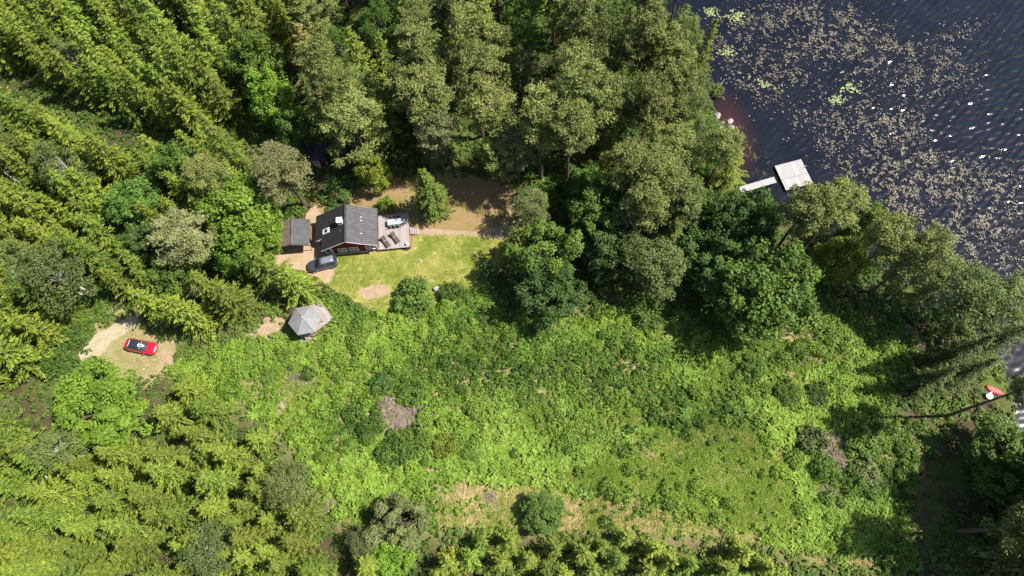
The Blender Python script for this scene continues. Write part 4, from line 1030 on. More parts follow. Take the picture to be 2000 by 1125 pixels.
for s in (-0.5, 0.45):
    MB().prism([(0.50, 0.76), (-0.62, 0.05), (-0.62, 0.0), (0.50, 0.0)], s, s + 0.05, 'x').build('stringer', 'timber', gs)
    MB().tube([(s + 0.02, 0.48, 0.7), (s + 0.02, 0.48, 1.6), (s + 0.02, -0.5, 0.9), (s + 0.02, -0.5, 0.0)], 0.03, 5).build('handrail', 'white', gs)

# ------------------------------------------------------------------ dock
d1, d2, d3, d4 = [G(a, b_, -0.05) for a, b_ in ((1513, 324), (1564, 311), (1585, 358), (1533, 373))]
da = math.atan2(d2[1] - d1[1], d2[0] - d1[0]); dw = (np.hypot(*(d2 - d1)[:2]) + np.hypot(*(d3 - d4)[:2])) / 2; dh = (np.hypot(*(d4 - d1)[:2]) + np.hypot(*(d3 - d2)[:2])) / 2
dk2 = empty('floating_dock', (d1[0], d1[1], -0.5), da); tag(dk2, 'square bleached wooden floating dock among the lily leaves', 'dock')
for (v0, v1) in ((0.0, dh * 0.58 - 0.02), (dh * 0.58 + 0.02, dh)):
    pl = MB(); u = 0.0
    while u < dw - 0.05: pl.box(u, u + 0.138, -v1, -v0, 0.40, 0.445 + 0.006 * random.random()); u += 0.146
    tag(pl.build('planks', 'dock', dk2), kind='stuff')
fr = MB(); fr.box(0, dw, -0.08, -0.02, 0.2, 0.398).box(0, dw, -dh + 0.02, -dh + 0.08, 0.2, 0.398).box(0.0, 0.06, -dh + 0.08, -0.08, 0.2, 0.398).box(dw - 0.06, dw, -dh + 0.08, -0.08, 0.2, 0.398)
fr.build('frame', 'timber', dk2)
for u in (0.1, dw - 0.8):
    for v in (-dh + 0.3, -dh / 2 - 0.3, -0.9): MB().box(u, u + 0.7, v, v + 0.6, -0.18, 0.2).build('float', 'black', dk2)
MB().tube([(dw + 0.02, -dh * 0.35, -0.3), (dw + 0.02, -dh * 0.35, 1.0), (dw - 0.3, -dh * 0.35, 1.0), (dw - 0.3, -dh * 0.35, 0.44)], 0.025, 5).build('ladder_rail', 'alloy', dk2)
g1, g2 = G(1448, 376, 0.05), G(1517, 356, 0.0)
gl = float(np.hypot(*(g2 - g1)[:2])); gwk = empty('gangway', (g1[0], g1[1], -0.48), math.atan2(g2[1] - g1[1], g2[0] - g1[0]))
tag(gwk, 'narrow white gangway leading from the shore towards the floating dock', 'gangway')
pl = MB(); u = 0.0
while u < gl - 0.1: pl.box(u, u + 0.138, -0.02, 1.02, 0.46, 0.50 + 0.004 * random.random()); u += 0.146
tag(pl.build('planks', 'dock', gwk), kind='stuff')
MB().box(0, gl, 0.0, 0.06, 0.3, 0.458).build('beam', 'white', gwk); MB().box(0, gl, 0.94, 1.0, 0.3, 0.458).build('beam', 'white', gwk)
for u in (0.3, gl * 0.5, gl - 0.4):
    for v in (0.1, 0.84): MB().cyl(u, v, -1.6, 0.44, 0.05).build('pile', 'timber', gwk)

# ------------------------------------------------------------------ cars
def car(name, loc, ang, L, Wd, Hh, paint, roofmat, glassroof, label, estate):
    c = empty(name, (loc[0], loc[1], 0.012), ang); tag(c, label, 'car')
    hl, hw_ = L / 2, Wd / 2
    # body: loft of stations from rear (-x) to front (+x)
    if estate: prof = [(-1.0, 0.42, 0.80, 0.66), (-0.985, 0.34, 0.92, 0.84), (-0.94, 0.28, 1.0, 0.95), (-0.80, 0.25, 1.02, 1.0), (-0.30, 0.22, 1.02, 1.0), (0.25, 0.22, 1.02, 1.0), (0.42, 0.22, 1.02, 1.0), (0.75, 0.24, 0.96, 0.96), (0.90, 0.28, 0.88, 0.86), (0.97, 0.32, 0.78, 0.68), (1.0, 0.42, 0.66, 0.46)]
    else: prof = [(-1.0, 0.45, 0.76, 0.40), (-0.99, 0.36, 0.88, 0.62), (-0.95, 0.28, 0.95, 0.82), (-0.82, 0.22, 0.97, 0.96), (-0.30, 0.20, 0.95, 1.0), (0.25, 0.20, 0.94, 1.0), (0.42, 0.20, 0.93, 1.0), (0.75, 0.22, 0.84, 0.95), (0.89, 0.26, 0.75, 0.84), (0.96, 0.30, 0.66, 0.66), (1.0, 0.40, 0.55, 0.40)]
    V, Fs, ns = [], [], 12
    for (fx, zb, zt, ww) in prof:
        w = hw_ * ww; zm = zb + (zt - zb) * 0.62
        sec = [(-w * 0.80, zb), (-w * 0.97, zb + 0.10), (-w, zm), (-w * 0.93, zt - 0.04), (-w * 0.80, zt), (-w * 0.4, zt + 0.025), (w * 0.4, zt + 0.025), (w * 0.80, zt), (w * 0.93, zt - 0.04), (w, zm), (w * 0.97, zb + 0.10), (w * 0.80, zb)]
        for (yy, zz) in sec: V.append((fx * hl, yy, zz))
    for i in range(len(prof) - 1):
        for k in range(ns):
            q = (k + 1) % ns; Fs.append((i * ns + k, (i + 1) * ns + k, (i + 1) * ns + q, i * ns + q))
    Fs += [tuple(range(ns)), tuple(range(len(prof) * ns - 1, (len(prof) - 1) * ns - 1, -1))]
    body = MB().add(V, Fs).build('body', paint, c, smooth=True); sb = body.modifiers.new('round', 'SUBSURF'); sb.levels = sb.render_levels = 2
    # cabin
    if estate: xb0, xb1, xt0, xt1 = -0.95 * hl, 0.44 * hl, -0.86 * hl, 0.12 * hl
    else: xb0, xb1, xt0, xt1 = -0.88 * hl, 0.42 * hl, -0.60 * hl, 0.10 * hl
    zb, zt = (1.0 if estate else 0.90), Hh; wb, wt = hw_ * 0.84, hw_ * 0.66
    def pt(fx, fy, fz):
        x0 = xb0 + (xt0 - xb0) * fz; x1 = xb1 + (xt1 - xb1) * fz; w = wb + (wt - wb) * fz
        return np.array([x0 + (x1 - x0) * fx, w * (2 * fy - 1), zb + (zt - zb) * fz + (0.035 * (1 - (2 * fy - 1) ** 2) if fz > 0.99 else 0)])
    V = [pt(a, b_, f) for f in (0, 1) for b_ in (0, 1) for a in (0, 1)]
    MB().add(V, [(0, 2, 3, 1), (4, 5, 7, 6), (0, 1, 5, 4), (1, 3, 7, 5), (3, 2, 6, 7), (2, 0, 4, 6)]).build('cabin', 'glass' if glassroof else paint, c, bevel=0.05)
    def panel(nm, quad, off, mat, parent=c):
        q = [np.array(p, float) for p in quad]; n_ = np.cross(q[1] - q[0], q[3] - q[0]); n_ /= np.linalg.norm(n_)
        if n_ @ (sum(q) / 4 - np.array([(xb0 + xb1) / 2, 0, zb])) < 0: n_ = -n_
        V = [p + n_ * off for p in q] + [p - n_ * 0.01 for p in q]
        return MB().add(V, [(0, 1, 2, 3), (7, 6, 5, 4), (0, 4, 5, 1), (1, 5, 6, 2), (2, 6, 7, 3), (3, 7, 4, 0)]).build(nm, mat, parent)
    wv, wF = [], []
    for off in (0.05, -0.06):
        for i in range(5):
            for j in range(9):
                fy = 0.05 + 0.90 * j / 8; fz = 0.06 + 0.88 * i / 4; p = pt(1, fy, min(fz, 0.98)); q_ = 1 - (2 * fy - 1) ** 2
                wv.append((p[0] + off + (0.11 * q_ if off > 0 else 0.0), p[1], p[2] + off + (0.05 * q_ if off > 0 else 0.0) + (0.03 * math.sin(PI * i / 4) if off > 0 else 0)))
    for i in range(4):
        for j in range(8): a = i * 9 + j; wF += [(a, a + 1, a + 10, a + 9), (45 + a, 45 + a + 9, 45 + a + 10, 45 + a + 1)]
    MB().add(wv, wF).build('windscreen', 'glass', c, smooth=True)
    panel('rear_window', [pt(0, 0.08, 0.25), pt(0, 0.92, 0.25), pt(0, 0.90, 0.92), pt(0, 0.10, 0.92)], 0.012, 'glass')
    cuts = ((0.06, 0.30), (0.33, 0.60), (0.63, 0.90)) if estate else ((0.12, 0.48), (0.51, 0.86))
    for fy in (0, 1):
        for (a0, a1) in cuts: panel('side_window', [pt(a0, fy, 0.10), pt(a1, fy, 0.10), pt(min(a1, 0.93), fy, 0.88), pt(max(a0, 0.05), fy, 0.88)], 0.012, 'glass')
    # roof skin follows the crown of the roof
    rv, rF = [], []
    for i in range(5):
        for j in range(5):
            p = pt(0.03 + 0.93 * i / 4, 0.06 + 0.88 * j / 4, 1.0); rv.append((p[0], p[1], zt + 0.012 + 0.03 * (1 - (j / 2 - 1) ** 2) + 0.012 * (1 - (i / 2 - 1) ** 2)))
    for i in range(4):
        for j in range(4): a = i * 5 + j; rF.append((a, a + 5, a + 6, a + 1))
    n0 = len(rv); rv += [(a, b_, zt - 0.03) for (a, b_, z_) in rv]
    rim = [0, 1, 2, 3, 4, 9, 14, 19, 24, 23, 22, 21, 20, 15, 10, 5]
    for i in range(16): a, b_ = rim[i], rim[(i + 1) % 16]; rF.append((a, b_, b_ + n0, a + n0))
    rp = MB().add(rv, rF).build('glass_roof' if glassroof else 'roof', roofmat, c, smooth=True)
    if not glassroof:
        for s in (-1, 1): MB().tube([(-0.80 * hl, s * wt * 0.93, zt - 0.01), (-0.76 * hl, s * wt * 0.93, zt + 0.05), (0.06 * hl, s * wt * 0.93, zt + 0.05), (0.1 * hl, s * wt * 0.93, zt - 0.01)], 0.018, 5).build('roof_rail', 'black', c)
    zt_f = prof[-3][2]
    for s in (-1, 1):
        MB().prism([(0.82 * hl, zt_f + 0.0), (0.925 * hl, zt_f - 0.10), (0.935 * hl, zt_f - 0.20), (0.84 * hl, zt_f - 0.13)], s * hw_ * 0.42, s * hw_ * 0.66).build('headlight', 'lamp', c)
        MB().box(-0.985 * hl, -0.93 * hl, min(s * hw_ * 0.45, s * hw_ * 0.66), max(s * hw_ * 0.45, s * hw_ * 0.66), 0.70, 0.86).build('tail_light', 'redlamp', c)
        MB().box(0.36 * hl, 0.40 * hl + 0.04, min(s * hw_ * 0.95, s * (hw_ + 0.16)), max(s * hw_ * 0.95, s * (hw_ + 0.16)), zb - 0.02, zb + 0.12).build('mirror', paint, c, bevel=0.03)
    BX('bonnet_seam', 'black', c, xb1 - 0.02, xb1 + 0.03, -wb * 0.95, wb * 0.95, zb - 0.03, zb + 0.045)
    BX('grille', 'black', c, hl * 0.985, hl * 1.003, -hw_ * 0.35, hw_ * 0.35, 0.42, 0.56)
    BX('rear_plate', 'white', c, -hl * 1.006, -hl * 0.99, -0.26, 0.26, 0.56, 0.66)
    for fx in (-0.62, 0.64):
        for s in (-1, 1):
            R = 0.335; yc = s * (hw_ - 0.10)
            w = MB().tube([(fx * hl, yc - 0.11, R), (fx * hl, yc - 0.08, R), (fx * hl, yc + 0.08, R), (fx * hl, yc + 0.11, R)], [R * 0.93, R, R, R * 0.93], 18).build('wheel', 'tyre', c, smooth=False)
            MB().tube([(fx * hl, yc + s * 0.105, R), (fx * hl, yc + s * 0.122, R)], [R * 0.66, R * 0.60], 14).build('rim', 'alloy', w)
    return c
bp_ = G(629.5, 514.5, 0.8); b0, b1 = G(658, 507.5, 0.8), G(601.5, 521.5, 0.8)
car('estate_car', bp_, math.atan2(b1[1] - b0[1], b1[0] - b0[0]), 4.45, 1.82, 1.66, 'blackpaint', 'silverpaint', False, 'dark grey estate car parked beside the cottage lawn', True)
rp_ = G(274.5, 676, 0.8); r0, r1 = G(242, 670, 0.8), G(307, 683, 0.8)
car('hatchback_car', rp_, math.atan2(r1[1] - r0[1], r1[0] - r0[0]), 4.7, 1.86, 1.46, 'redpaint', 'glass', True, 'shiny red car with dark glass roof on the gravel parking area', False)

# ------------------------------------------------------------------ stones, log, brush, boats
def rock(px, py, s, label, group=None, name='boulder', z=None):
    p = G(px, py, 0 if z is None else z); r2 = np.random.default_rng(int(px * 7 + py))
    import bmesh
    bm = bmesh.new(); bmesh.ops.create_icosphere(bm, subdivisions=2, radius=1.0)
    k = r2.normal(size=(7, 3)); k = nrm(k); off = 0.62 + 0.25 * r2.random(7)
    for v in bm.verts:
        c = np.array(v.co)
        for n_, o_ in zip(k, off):
            d = c @ n_ - o_
            if d > 0: c = c - n_ * d * 0.9
        v.co = c * (1 + 0.05 * r2.normal())
    me = bpy.data.meshes.new(name); bm.to_mesh(me); bm.free(); me.materials.append(MT['stone'])
    zz = gz1(p[0], p[1]) if z is None else z
    o = bpy.data.objects.new(name, me); o.location = (p[0], p[1], zz + s[2] * 0.25); o.scale = s; o.rotation_euler = (0, 0, r2.random() * 6.28)
    link(o); tag(o, label, 'boulder', group); return o
rock(853, 566, (0.62, 0.5, 0.5), 'grey boulder at the lower edge of the lawn beside a shrub')
rock(821, 509, (0.3, 0.24, 0.18), 'small pale stone lying in the middle of the lawn')
rock(922, 377, (0.35, 0.3, 0.3), 'small pale stone in the shaded yard')
rock(1011, 438, (1.0, 0.45, 0.55), 'long pale stone slab at the right end of the path')
rock(617, 505, (0.55, 0.22, 0.15), 'flat white stone at the corner of the cottage')
SR = [(1424, 240, .62, 'largest pale rock on the shore'), (1428, 251, .58, 'flat rock just below the largest shore rock'), (1401, 227, .62, 'uppermost shore rock at the water edge'), (1406, 249, .60, 'pale shore rock nearest the bushes'),
      (1419, 262, .40, 'upright narrow shore rock'), (1424, 260, .34, 'narrow shore rock right beside the upright one'), (1435, 261, .34, 'small white shore rock farthest out in the water'), (1412, 240, .28, 'small rock left of the largest shore rock'),
      (1411, 267, .30, 'small rock at the lower end of the shore rocks'), (1413, 278, .26, 'lowest small shore rock'), (1416, 250, .24, 'little stone in the middle of the shore rocks')]
for (a, b_, s, lb) in SR: rock(a, b_, (s * 1.25, s * 0.85, s * 0.8), lb, None, 'shore_rock', -0.5)
def log(name, a, b_, r, label, mat='stick', branches=3):
    p, q = G(*a), G(*b_); L = float(np.hypot(*(q - p)[:2])); o = MB(); zz = max(gz1(p[0], p[1]), -0.5) + r * 0.6; z2 = max(gz1(q[0], q[1]), -0.45) + r * 0.6
    o.tube([(p[0], p[1], zz), ((p[0] + q[0]) / 2 + 0.1, (p[1] + q[1]) / 2, (zz + z2) / 2 + 0.03), (q[0], q[1], z2)], [r, r * 0.8, r * 0.35], 7)
    ob = o.build(name, mat); return tag(ob, label, 'log')
log('fallen_log', (1391, 187), (1416, 152), 0.14, 'fallen bare log lying from the bank into the lake')
log('fallen_log', (170, 585), (131, 553), 0.14, 'pale fallen trunk among spruces above the gravel track', 'birchbark')
log('fallen_log', (100, 950 - 10), (52, 900), 0.10, 'thin pale fallen trunk in the lower left spruce stand', 'birchbark')
def brush(pts, n, label, L=1.6, rad=1.1):
    o = MB()
    for (px, py) in pts:
        c = G(px, py)
        for k in range(n):
            a = rng.random() * 6.28; x = c[0] + rng.normal() * rad; y = c[1] + rng.normal() * rad * 0.8; l = L * (0.35 + rng.random())
            z = 0.04 + 0.38 * rng.random() * math.exp(-((x - c[0]) ** 2 + (y - c[1]) ** 2) / (1.5 * rad * rad)); t = rng.normal() * 0.12
            o.tube([(x - math.cos(a) * l / 2, y - math.sin(a) * l / 2, max(0.03, z - t)), (x + math.cos(a) * l / 2, y + math.sin(a) * l / 2, max(0.03, z + t))], [0.06, 0.025], 4, cap=False)
    return tag(o.build('brush_pile', 'stick'), label, 'brush pile', None, 'stuff')
brush([(756, 795), (772, 800), (790, 810), (812, 806), (790, 825), (768, 828), (826, 797)], 75, 'big grey brown pile of cut branches in the middle of the meadow')
brush([(1606, 865), (1622, 850), (1625, 890), (1640, 905)], 60, 'brown pile of branches in the shaded hollow')
brush([(1606, 958), (1622, 972)], 45, 'thin scatter of branches below the shaded hollow', 1.4)
brush([(640, 968), (652, 985)], 60, 'pale pile of sticks at the left meadow edge', 1.4)
brush([(1140, 700), (1120, 708)], 30, 'few pale branches lying in the upper meadow', 1.6)
brush([(768, 952)], 45, 'pale stick pile above the willow-like tree', 1.3, 0.9)
brush([(960, 970)], 40, 'pale stick pile above the bright bush tree', 1.3, 1.0)
brush([(575, 745), (600, 738)], 55, 'pale twigs on the bare path left of the meadow', 1.2)

# red boat and mint chair by the water
bo = G(1945, 762, 0.3); ba = empty('rowing_boat', (bo[0], bo[1], gz1(bo[0], bo[1])), math.radians(-28))
tag(ba, 'small faded red boat lying on the bank at the right edge', 'boat')
V, Fs = [], []
nS, nK = 9, 7
for i in range(nS):
    t = i / (nS - 1); x_ = -1.15 + 2.3 * t; w = 0.48 * (1 - abs(2 * t - 0.9) ** 2.6 * 0.75) * (0.25 if i == nS - 1 else 1)
    for k in range(nK):
        a = PI * k / (nK - 1); V.append((x_, -w * math.cos(a), 0.02 + 0.42 * math.sin(a) ** 0.7))
for i in range(nS - 1):
    for k in range(nK - 1): Fs.append((i * nK + k, i * nK + k + 1, (i + 1) * nK + k + 1, (i + 1) * nK + k))
Fs += [tuple(range(nK - 1, -1, -1)), tuple(range((nS - 1) * nK, nS * nK))]
MB().add(V, Fs).build('hull', 'boatred', ba, smooth=True)
MB().tube([(-1.2, 0, 0.44), (0, 0, 0.47), (1.15, 0, 0.40)], 0.03, 5).build('keel', 'boatred', ba)
mc = G(1933, 773, 0.4); mo = empty('garden_chair', (mc[0], mc[1], gz1(mc[0], mc[1])), math.radians(20))
tag(mo, 'pale mint plastic garden chair beside the red boat', 'chair')
MB().prism([(0.46 * math.cos(a * PI / 6), 0.46 * math.sin(a * PI / 6)) for a in range(12)], 0.38, 0.44, 'z').build('seat', 'mint', mo)
pts = [(0.42 * math.cos(a), 0.30 + 0.15 * math.sin(a) * 0.4, 0.44 + 0.62 * max(0.0, math.sin(a))) for a in np.linspace(0, PI, 11)]
MB().tube(pts, 0.045, 6).build('back_frame', 'mint', mo)
MB().box(-0.3, 0.3, 0.30, 0.34, 0.46, 0.72).build('backrest', 'mint', mo)
for sx in (-0.3, 0.3):
    for sy in (-0.28, 0.28): MB().cyl(sx, sy, 0, 0.38, 0.03).build('leg', 'mint', mo)

# ------------------------------------------------------------------ ground cover
HOLES = [GP(p) for p in ([(735, 785), (760, 770), (800, 795), (835, 790), (800, 835), (765, 845), (745, 810)], [(1605, 845), (1640, 850), (1660, 900), (1650, 930), (1600, 965), (1620, 990), (1590, 960), (1610, 900)],
         [(548, 745), (590, 722), (618, 735), (600, 768), (572, 800), (588, 848), (562, 858), (545, 800)], [(636, 965), (660, 942), (678, 960), (655, 1000), (642, 998)],
         [(1265, 640), (1300, 630), (1330, 660), (1300, 670)], [(1505, 640), (1560, 630), (1570, 655), (1520, 668)], [(755, 945), (780, 945), (775, 965), (760, 965)], [(945, 960), (980, 960), (975, 982), (950, 980)])]
KEEP = [GP(p) for p in (YARD, LAWN, DRIVE, PARK, [(1915, 745), (1970, 745), (1975, 790), (1915, 795)], [(800, 440), (1010, 430), (1010, 470), (800, 470)], [(450, 672), (470, 648), (520, 625), (560, 618), (560, 640), (525, 665), (490, 682)], [(350, 868), (385, 855), (415, 868), (400, 880), (365, 882)])]
GAZ = GP([(560, 605), (625, 583), (655, 622), (610, 672), (588, 660)])
HOUSE = [np.array([HO + hu * a + hv * b_ for a, b_ in ((-5, 0), (9.9, 0), (9.9, 6.4), (-5, 6.4))])]
SHRUBS = [(1, 1)]
def blocked(x, y, holes=True):
    m = np.zeros(len(x), bool); soft = 2.6 * fbm(x * 0.35, y * 0.35, 91.0) - 0.7; half = fbm(x * 0.8, y * 0.8, 93.0) > 0.55
    for P in KEEP[:1] + KEEP[3:4] + KEEP[6:]: m |= inpoly(x, y, P) & (polydist(x, y, P) > soft * 1.5)
    for P in KEEP[1:3] + KEEP[4:6] + [GAZ] + HOUSE: m |= inpoly(x, y, P)
    for k, P in enumerate(HOLES if holes else []): m |= inpoly(x, y, P) & (polydist(x, y, P) > (soft * 0.8 if k not in (0, 1) else 0)) & ~(half & (k in (2, 3)))
    return m
def scatter(poly, dens, seed):
    r2 = np.random.default_rng(seed); lo = poly.min(0); hi = poly.max(0); n = int((hi - lo).prod() * dens)
    x = lo[0] + (hi[0] - lo[0]) * r2.random(n); y = lo[1] + (hi[1] - lo[1]) * r2.random(n)
    m = inpoly(x, y, poly); return x[m], y[m]
def cover(name, x, y, mat, label, nl, ll, lw, rad, hmul, style='leaf', seed=0, bias=None):
    """leafy clumps standing on the ground, one mass"""
    r2 = np.random.default_rng(seed + 100); n = len(x)
    size = 0.7 + 0.6 * r2.random(n)
    hum = np.clip(fbm(x * 0.42, y * 0.42, 3.0) * 1.9 - 0.55, 0, 1.3) * hmul      # hummocky top
    z0 = gz(x, y)
    ii = np.repeat(np.arange(n), nl); m = len(ii)
    u = nrm(r2.normal(size=(m, 3))); u[:, 2] = np.abs(u[:, 2])
    if style == 'leaf':
        off = u * (rad * size[ii] * (0.55 + 0.5 * r2.random(m)))[:, None]
        hh = hum[ii] * np.where(r2.random(m) < 0.6, 1, r2.random(m))
        c = np.stack([x[ii], y[ii], z0[ii] + 0.05 + hh], 1) + off
        nn = u * 0.7 + np.array([0, 0, 0.75]) + r2.normal(size=(m, 3)) * 0.42; d = r2.normal(size=(m, 3))
        V, q = rhombs(c, nn, d, ll * (0.65 + 0.7 * r2.random(m)), lw * (0.65 + 0.7 * r2.random(m)))
    elif style == 'fern':
        a = (np.tile(np.arange(nl), n) / nl + np.repeat(r2.random(n), nl) + r2.normal(size=m) * 0.03) * 6.283
        d = np.stack([np.cos(a), np.sin(a), 0.15 + 0.35 * r2.random(m)], 1)
        l = ll * size[ii] * (0.7 + 0.5 * r2.random(m))
        c = np.stack([x[ii], y[ii], z0[ii] + 0.22 + 0.6 * hum[ii]], 1) + d * (l * 0.5)[:, None]
        nn = np.stack([-0.25 * np.cos(a), -0.25 * np.sin(a), np.ones(m)], 1) + r2.normal(size=(m, 3)) * 0.25
        V, q = rhombs(c, nn, d, l, lw * size[ii])
    else:                                  # grass blades
        a = r2.random(m) * 6.283; ti = 0.7 + 1.1 * r2.random(m)
        d = np.stack([np.cos(a) * ti, np.sin(a) * ti, np.ones(m)], 1); l = ll * size[ii] * (0.6 + 0.7 * r2.random(m))
        c = np.stack([x[ii] + r2.normal(size=m) * rad, y[ii] + r2.normal(size=m) * rad, z0[ii] + l * 0.35 + 0.25 * hum[ii] * 0], 1)
        nn = np.stack([-0.6 * np.sin(a) + r2.normal(size=m) * 0.4, 0.6 * np.cos(a) + r2.normal(size=m) * 0.4, 0.9 + 0.6 * r2.random(m)], 1)
        V, q = rhombs(c, nn, d, l, lw * (0.6 + 0.8 * r2.random(m)))
    big = fbm(x * 0.12, y * 0.12, 9.0)
    t = np.clip((big[ii] - 0.5) * 1.6 + 0.5 + (r2.random(n)[ii] - 0.5) * 0.45 + (r2.random(m) - 0.5) * 0.4, 0, 1)
    me = mesh_np(name, V, q, t); me.materials.append(MT[mat])
    o = link(bpy.data.objects.new(name, me)); tag(o, label, 'vegetation', None, 'stuff'); print(name, len(q)); return o

FERN = GP([(1455, 770), (1540, 790), (1600, 830), (1590, 930), (1640, 990), (1740, 940), (1790, 1010), (1760, 1075), (1640, 1090), (1570, 1070), (1555, 960), (1530, 870), (1460, 820)])
FERN2 = GP([(850, 850), (950, 830), (1080, 850), (1180, 880), (1200, 950), (1120, 960), (980, 940), (880, 930), (780, 960), (700, 1000), (640, 900)])
x, y = scatter(MEADOW, 7.5, 21)
wx_ = x + 5 * (fbm(x * 0.25, y * 0.25, 61.0) - 0.5); wy_ = y + 5 * (fbm(x * 0.25, y * 0.25, 63.0) - 0.5); g = inpoly(wx_, wy_, GRASS); dr_ = inpoly(wx_, wy_, DRY); fe = inpoly(x, y, FERN) | inpoly(x, y, FERN2); bl = blocked(x, y)
nz = fbm(x * 0.30, y * 0.30, 4.0); nz2 = fbm(x * 0.9, y * 0.9, 8.0)
r_ = rng.random(len(x))
edge = polydist(x, y, GRASS); edge2 = polydist(x, y, DRY)
pl_ = np.where(dr_ & ~g, 0.10, np.where(g, np.clip(0.5 - edge / 3.0, 0.06, 0.5), np.where(fe, 0.5, 1.0)))
lf_ = np.clip((-20.0 - x) / 14, 0, 1)
pat_ = fbm(x * 0.13, y * 0.13, 101.0); pl_ = pl_ * np.where(pat_ > 0.60, 0.25, 1.0)
pl_ = pl_ * np.where(nz2 < 0.33 + 0.10 * lf_, 0.15, 1.0) * np.where(nz < 0.32 + 0.12 * lf_, 0.25, 1.0)
mL = ~bl & (r_ < pl_)
cover('bramble_thicket', x[mL], y[mL], 'bramble', 'dense green bramble and herb thicket covering the meadow', 11, 0.30, 0.21, 0.34, 0.75, 'leaf', 1)
x, y = scatter(MEADOW, 1.15, 29)
g = inpoly(x, y, GRASS); ed = polydist(x, y, GRASS); nz = fbm(x * 0.2, y * 0.2, 17.0)
pc = np.where(inpoly(x, y, DRY), 0.05, np.where(g, np.clip(0.6 - ed / 3.5, 0.10, 0.6), np.clip(0.25 + (nz - 0.35) * 3.2, 0.12, 1.0)))
pc = pc * np.where(fbm(x * 0.13, y * 0.13, 101.0) > 0.60, 0.3, 1.0)
mC = ~blocked(x, y) & (rng.random(len(x)) < pc); xc, yc = x[mC], y[mC]; nC = len(xc)
rc = (0.32 + 0.75 * rng.random(nC) ** 2.0) * (0.7 + 0.6 * fbm(xc * 0.15, yc * 0.15, 23.0)); tb = np.clip(0.5 + (fbm(xc * 0.13, yc * 0.13, 9.0) - 0.5) * 1.8 + rng.normal(size=nC) * 0.22, 0, 1)
cnt = (34 + 80 * rc ** 2 * 1.3).astype(int); ii = np.repeat(np.arange(nC), cnt); m_ = len(ii)
u_ = nrm(rng.normal(size=(m_, 3))); u_[:, 2] = np.abs(u_[:, 2]) * 1.05 - 0.05
c_ = np.stack([xc[ii], yc[ii], 0.18 + rc[ii] * 0.25], 1) + u_ * (rc[ii] * (0.78 + 0.3 * rng.random(m_)))[:, None] * np.array([1, 1, 0.85])
V, q = rhombs(c_, u_ * 0.9 + np.array([0, 0, 0.5]) + rng.normal(size=(m_, 3)) * 0.4, rng.normal(size=(m_, 3)), 0.30 * (0.65 + 0.7 * rng.random(m_)), 0.21 * (0.65 + 0.7 * rng.random(m_)))
tall = (fbm(xc * 0.22, yc * 0.22, 27.0) + 0.15 * rng.normal(size=nC) > 0.56)[ii]
tt_ = np.clip(tb[ii] + (rng.random(m_) - 0.5) * 0.5, 0, 1); V4 = V.reshape(-1, 4, 3)
me = mesh_np('raspberry_canes', V4[tall].reshape(-1, 3), np.arange(tall.sum() * 4).reshape(-1, 4), tt_[tall]); me.materials.append(MT['cane'])
tag(link(bpy.data.objects.new('raspberry_canes', me)), 'darker green raspberry canes in patches over the meadow', 'vegetation', None, 'stuff')
V = V4[~tall].reshape(-1, 3); q = np.arange(len(V)).reshape(-1, 4)
me = mesh_np('herb_cushions', V, q, tt_[~tall]); me.materials.append(MT['bramble'])
tag(link(bpy.data.objects.new('herb_cushions', me)), 'rounded leafy cushions of raspberry and nettle all over the meadow', 'vegetation', None, 'stuff'); print('cushions', nC, m_)
x, y = scatter(np.vstack([MEADOW]), 3.0, 22)
fe = inpoly(x, y, FERN) | inpoly(x, y, FERN2); nz = fbm(x * 0.22, y * 0.22, 14.0)
mF = ~blocked(x, y) & ~inpoly(x, y, GRASS) & ((fe & (rng.random(len(x)) < 0.8)) | ((nz > 0.56) & (rng.random(len(x)) < 0.5) & ~inpoly(x, y, DRY)))
cover('bracken', x[mF], y[mF], 'fern', 'pale green bracken ferns spreading through the meadow', 9, 0.72, 0.26, 0.3, 0.7, 'fern', 2)
x, y = scatter(MEADOW, 18, 23)
gn = fbm(x * 0.25, y * 0.25, 33.0); ing = inpoly(x, y, GRASS); eg = polydist(x, y, GRASS); p_ = np.clip(0.5 + np.where(ing, eg, -eg) / 5 + (gn - 0.5) * 1.6, 0.06, 1); p_ = np.where(inpoly(x, y, DRY), np.clip(0.12 + (gn - 0.5) * 1.8, 0.02, 0.6), p_)
p_ = np.maximum(p_, np.where((fbm(x * 0.13, y * 0.13, 101.0) > 0.59) & ~inpoly(x, y, DRY), 0.6, 0)); mG = ~blocked(x, y, False) & (rng.random(len(x)) < p_)
cover('meadow_grass', x[mG], y[mG], 'grass', 'tall fresh grass in the lower right part of the meadow', 9, 0.48, 0.11, 0.18, 0.0, 'grass', 3)
x, y = scatter(MEADOW, 12, 24)
p_ = np.where(inpoly(x, y, DRY), 0.9, np.where(inpoly(x, y, GRASS), 0.10 + 0.5 * (fbm(x * 0.2, y * 0.2, 31.0) > 0.58), 0.05))
mD = ~blocked(x, y, False) & (rng.random(len(x)) < p_)
cover('dry_grass', x[mD], y[mD], 'drygrass', 'straw-coloured dry grass along the bottom of the meadow', 8, 0.45, 0.085, 0.16, 0.0, 'grass', 4)
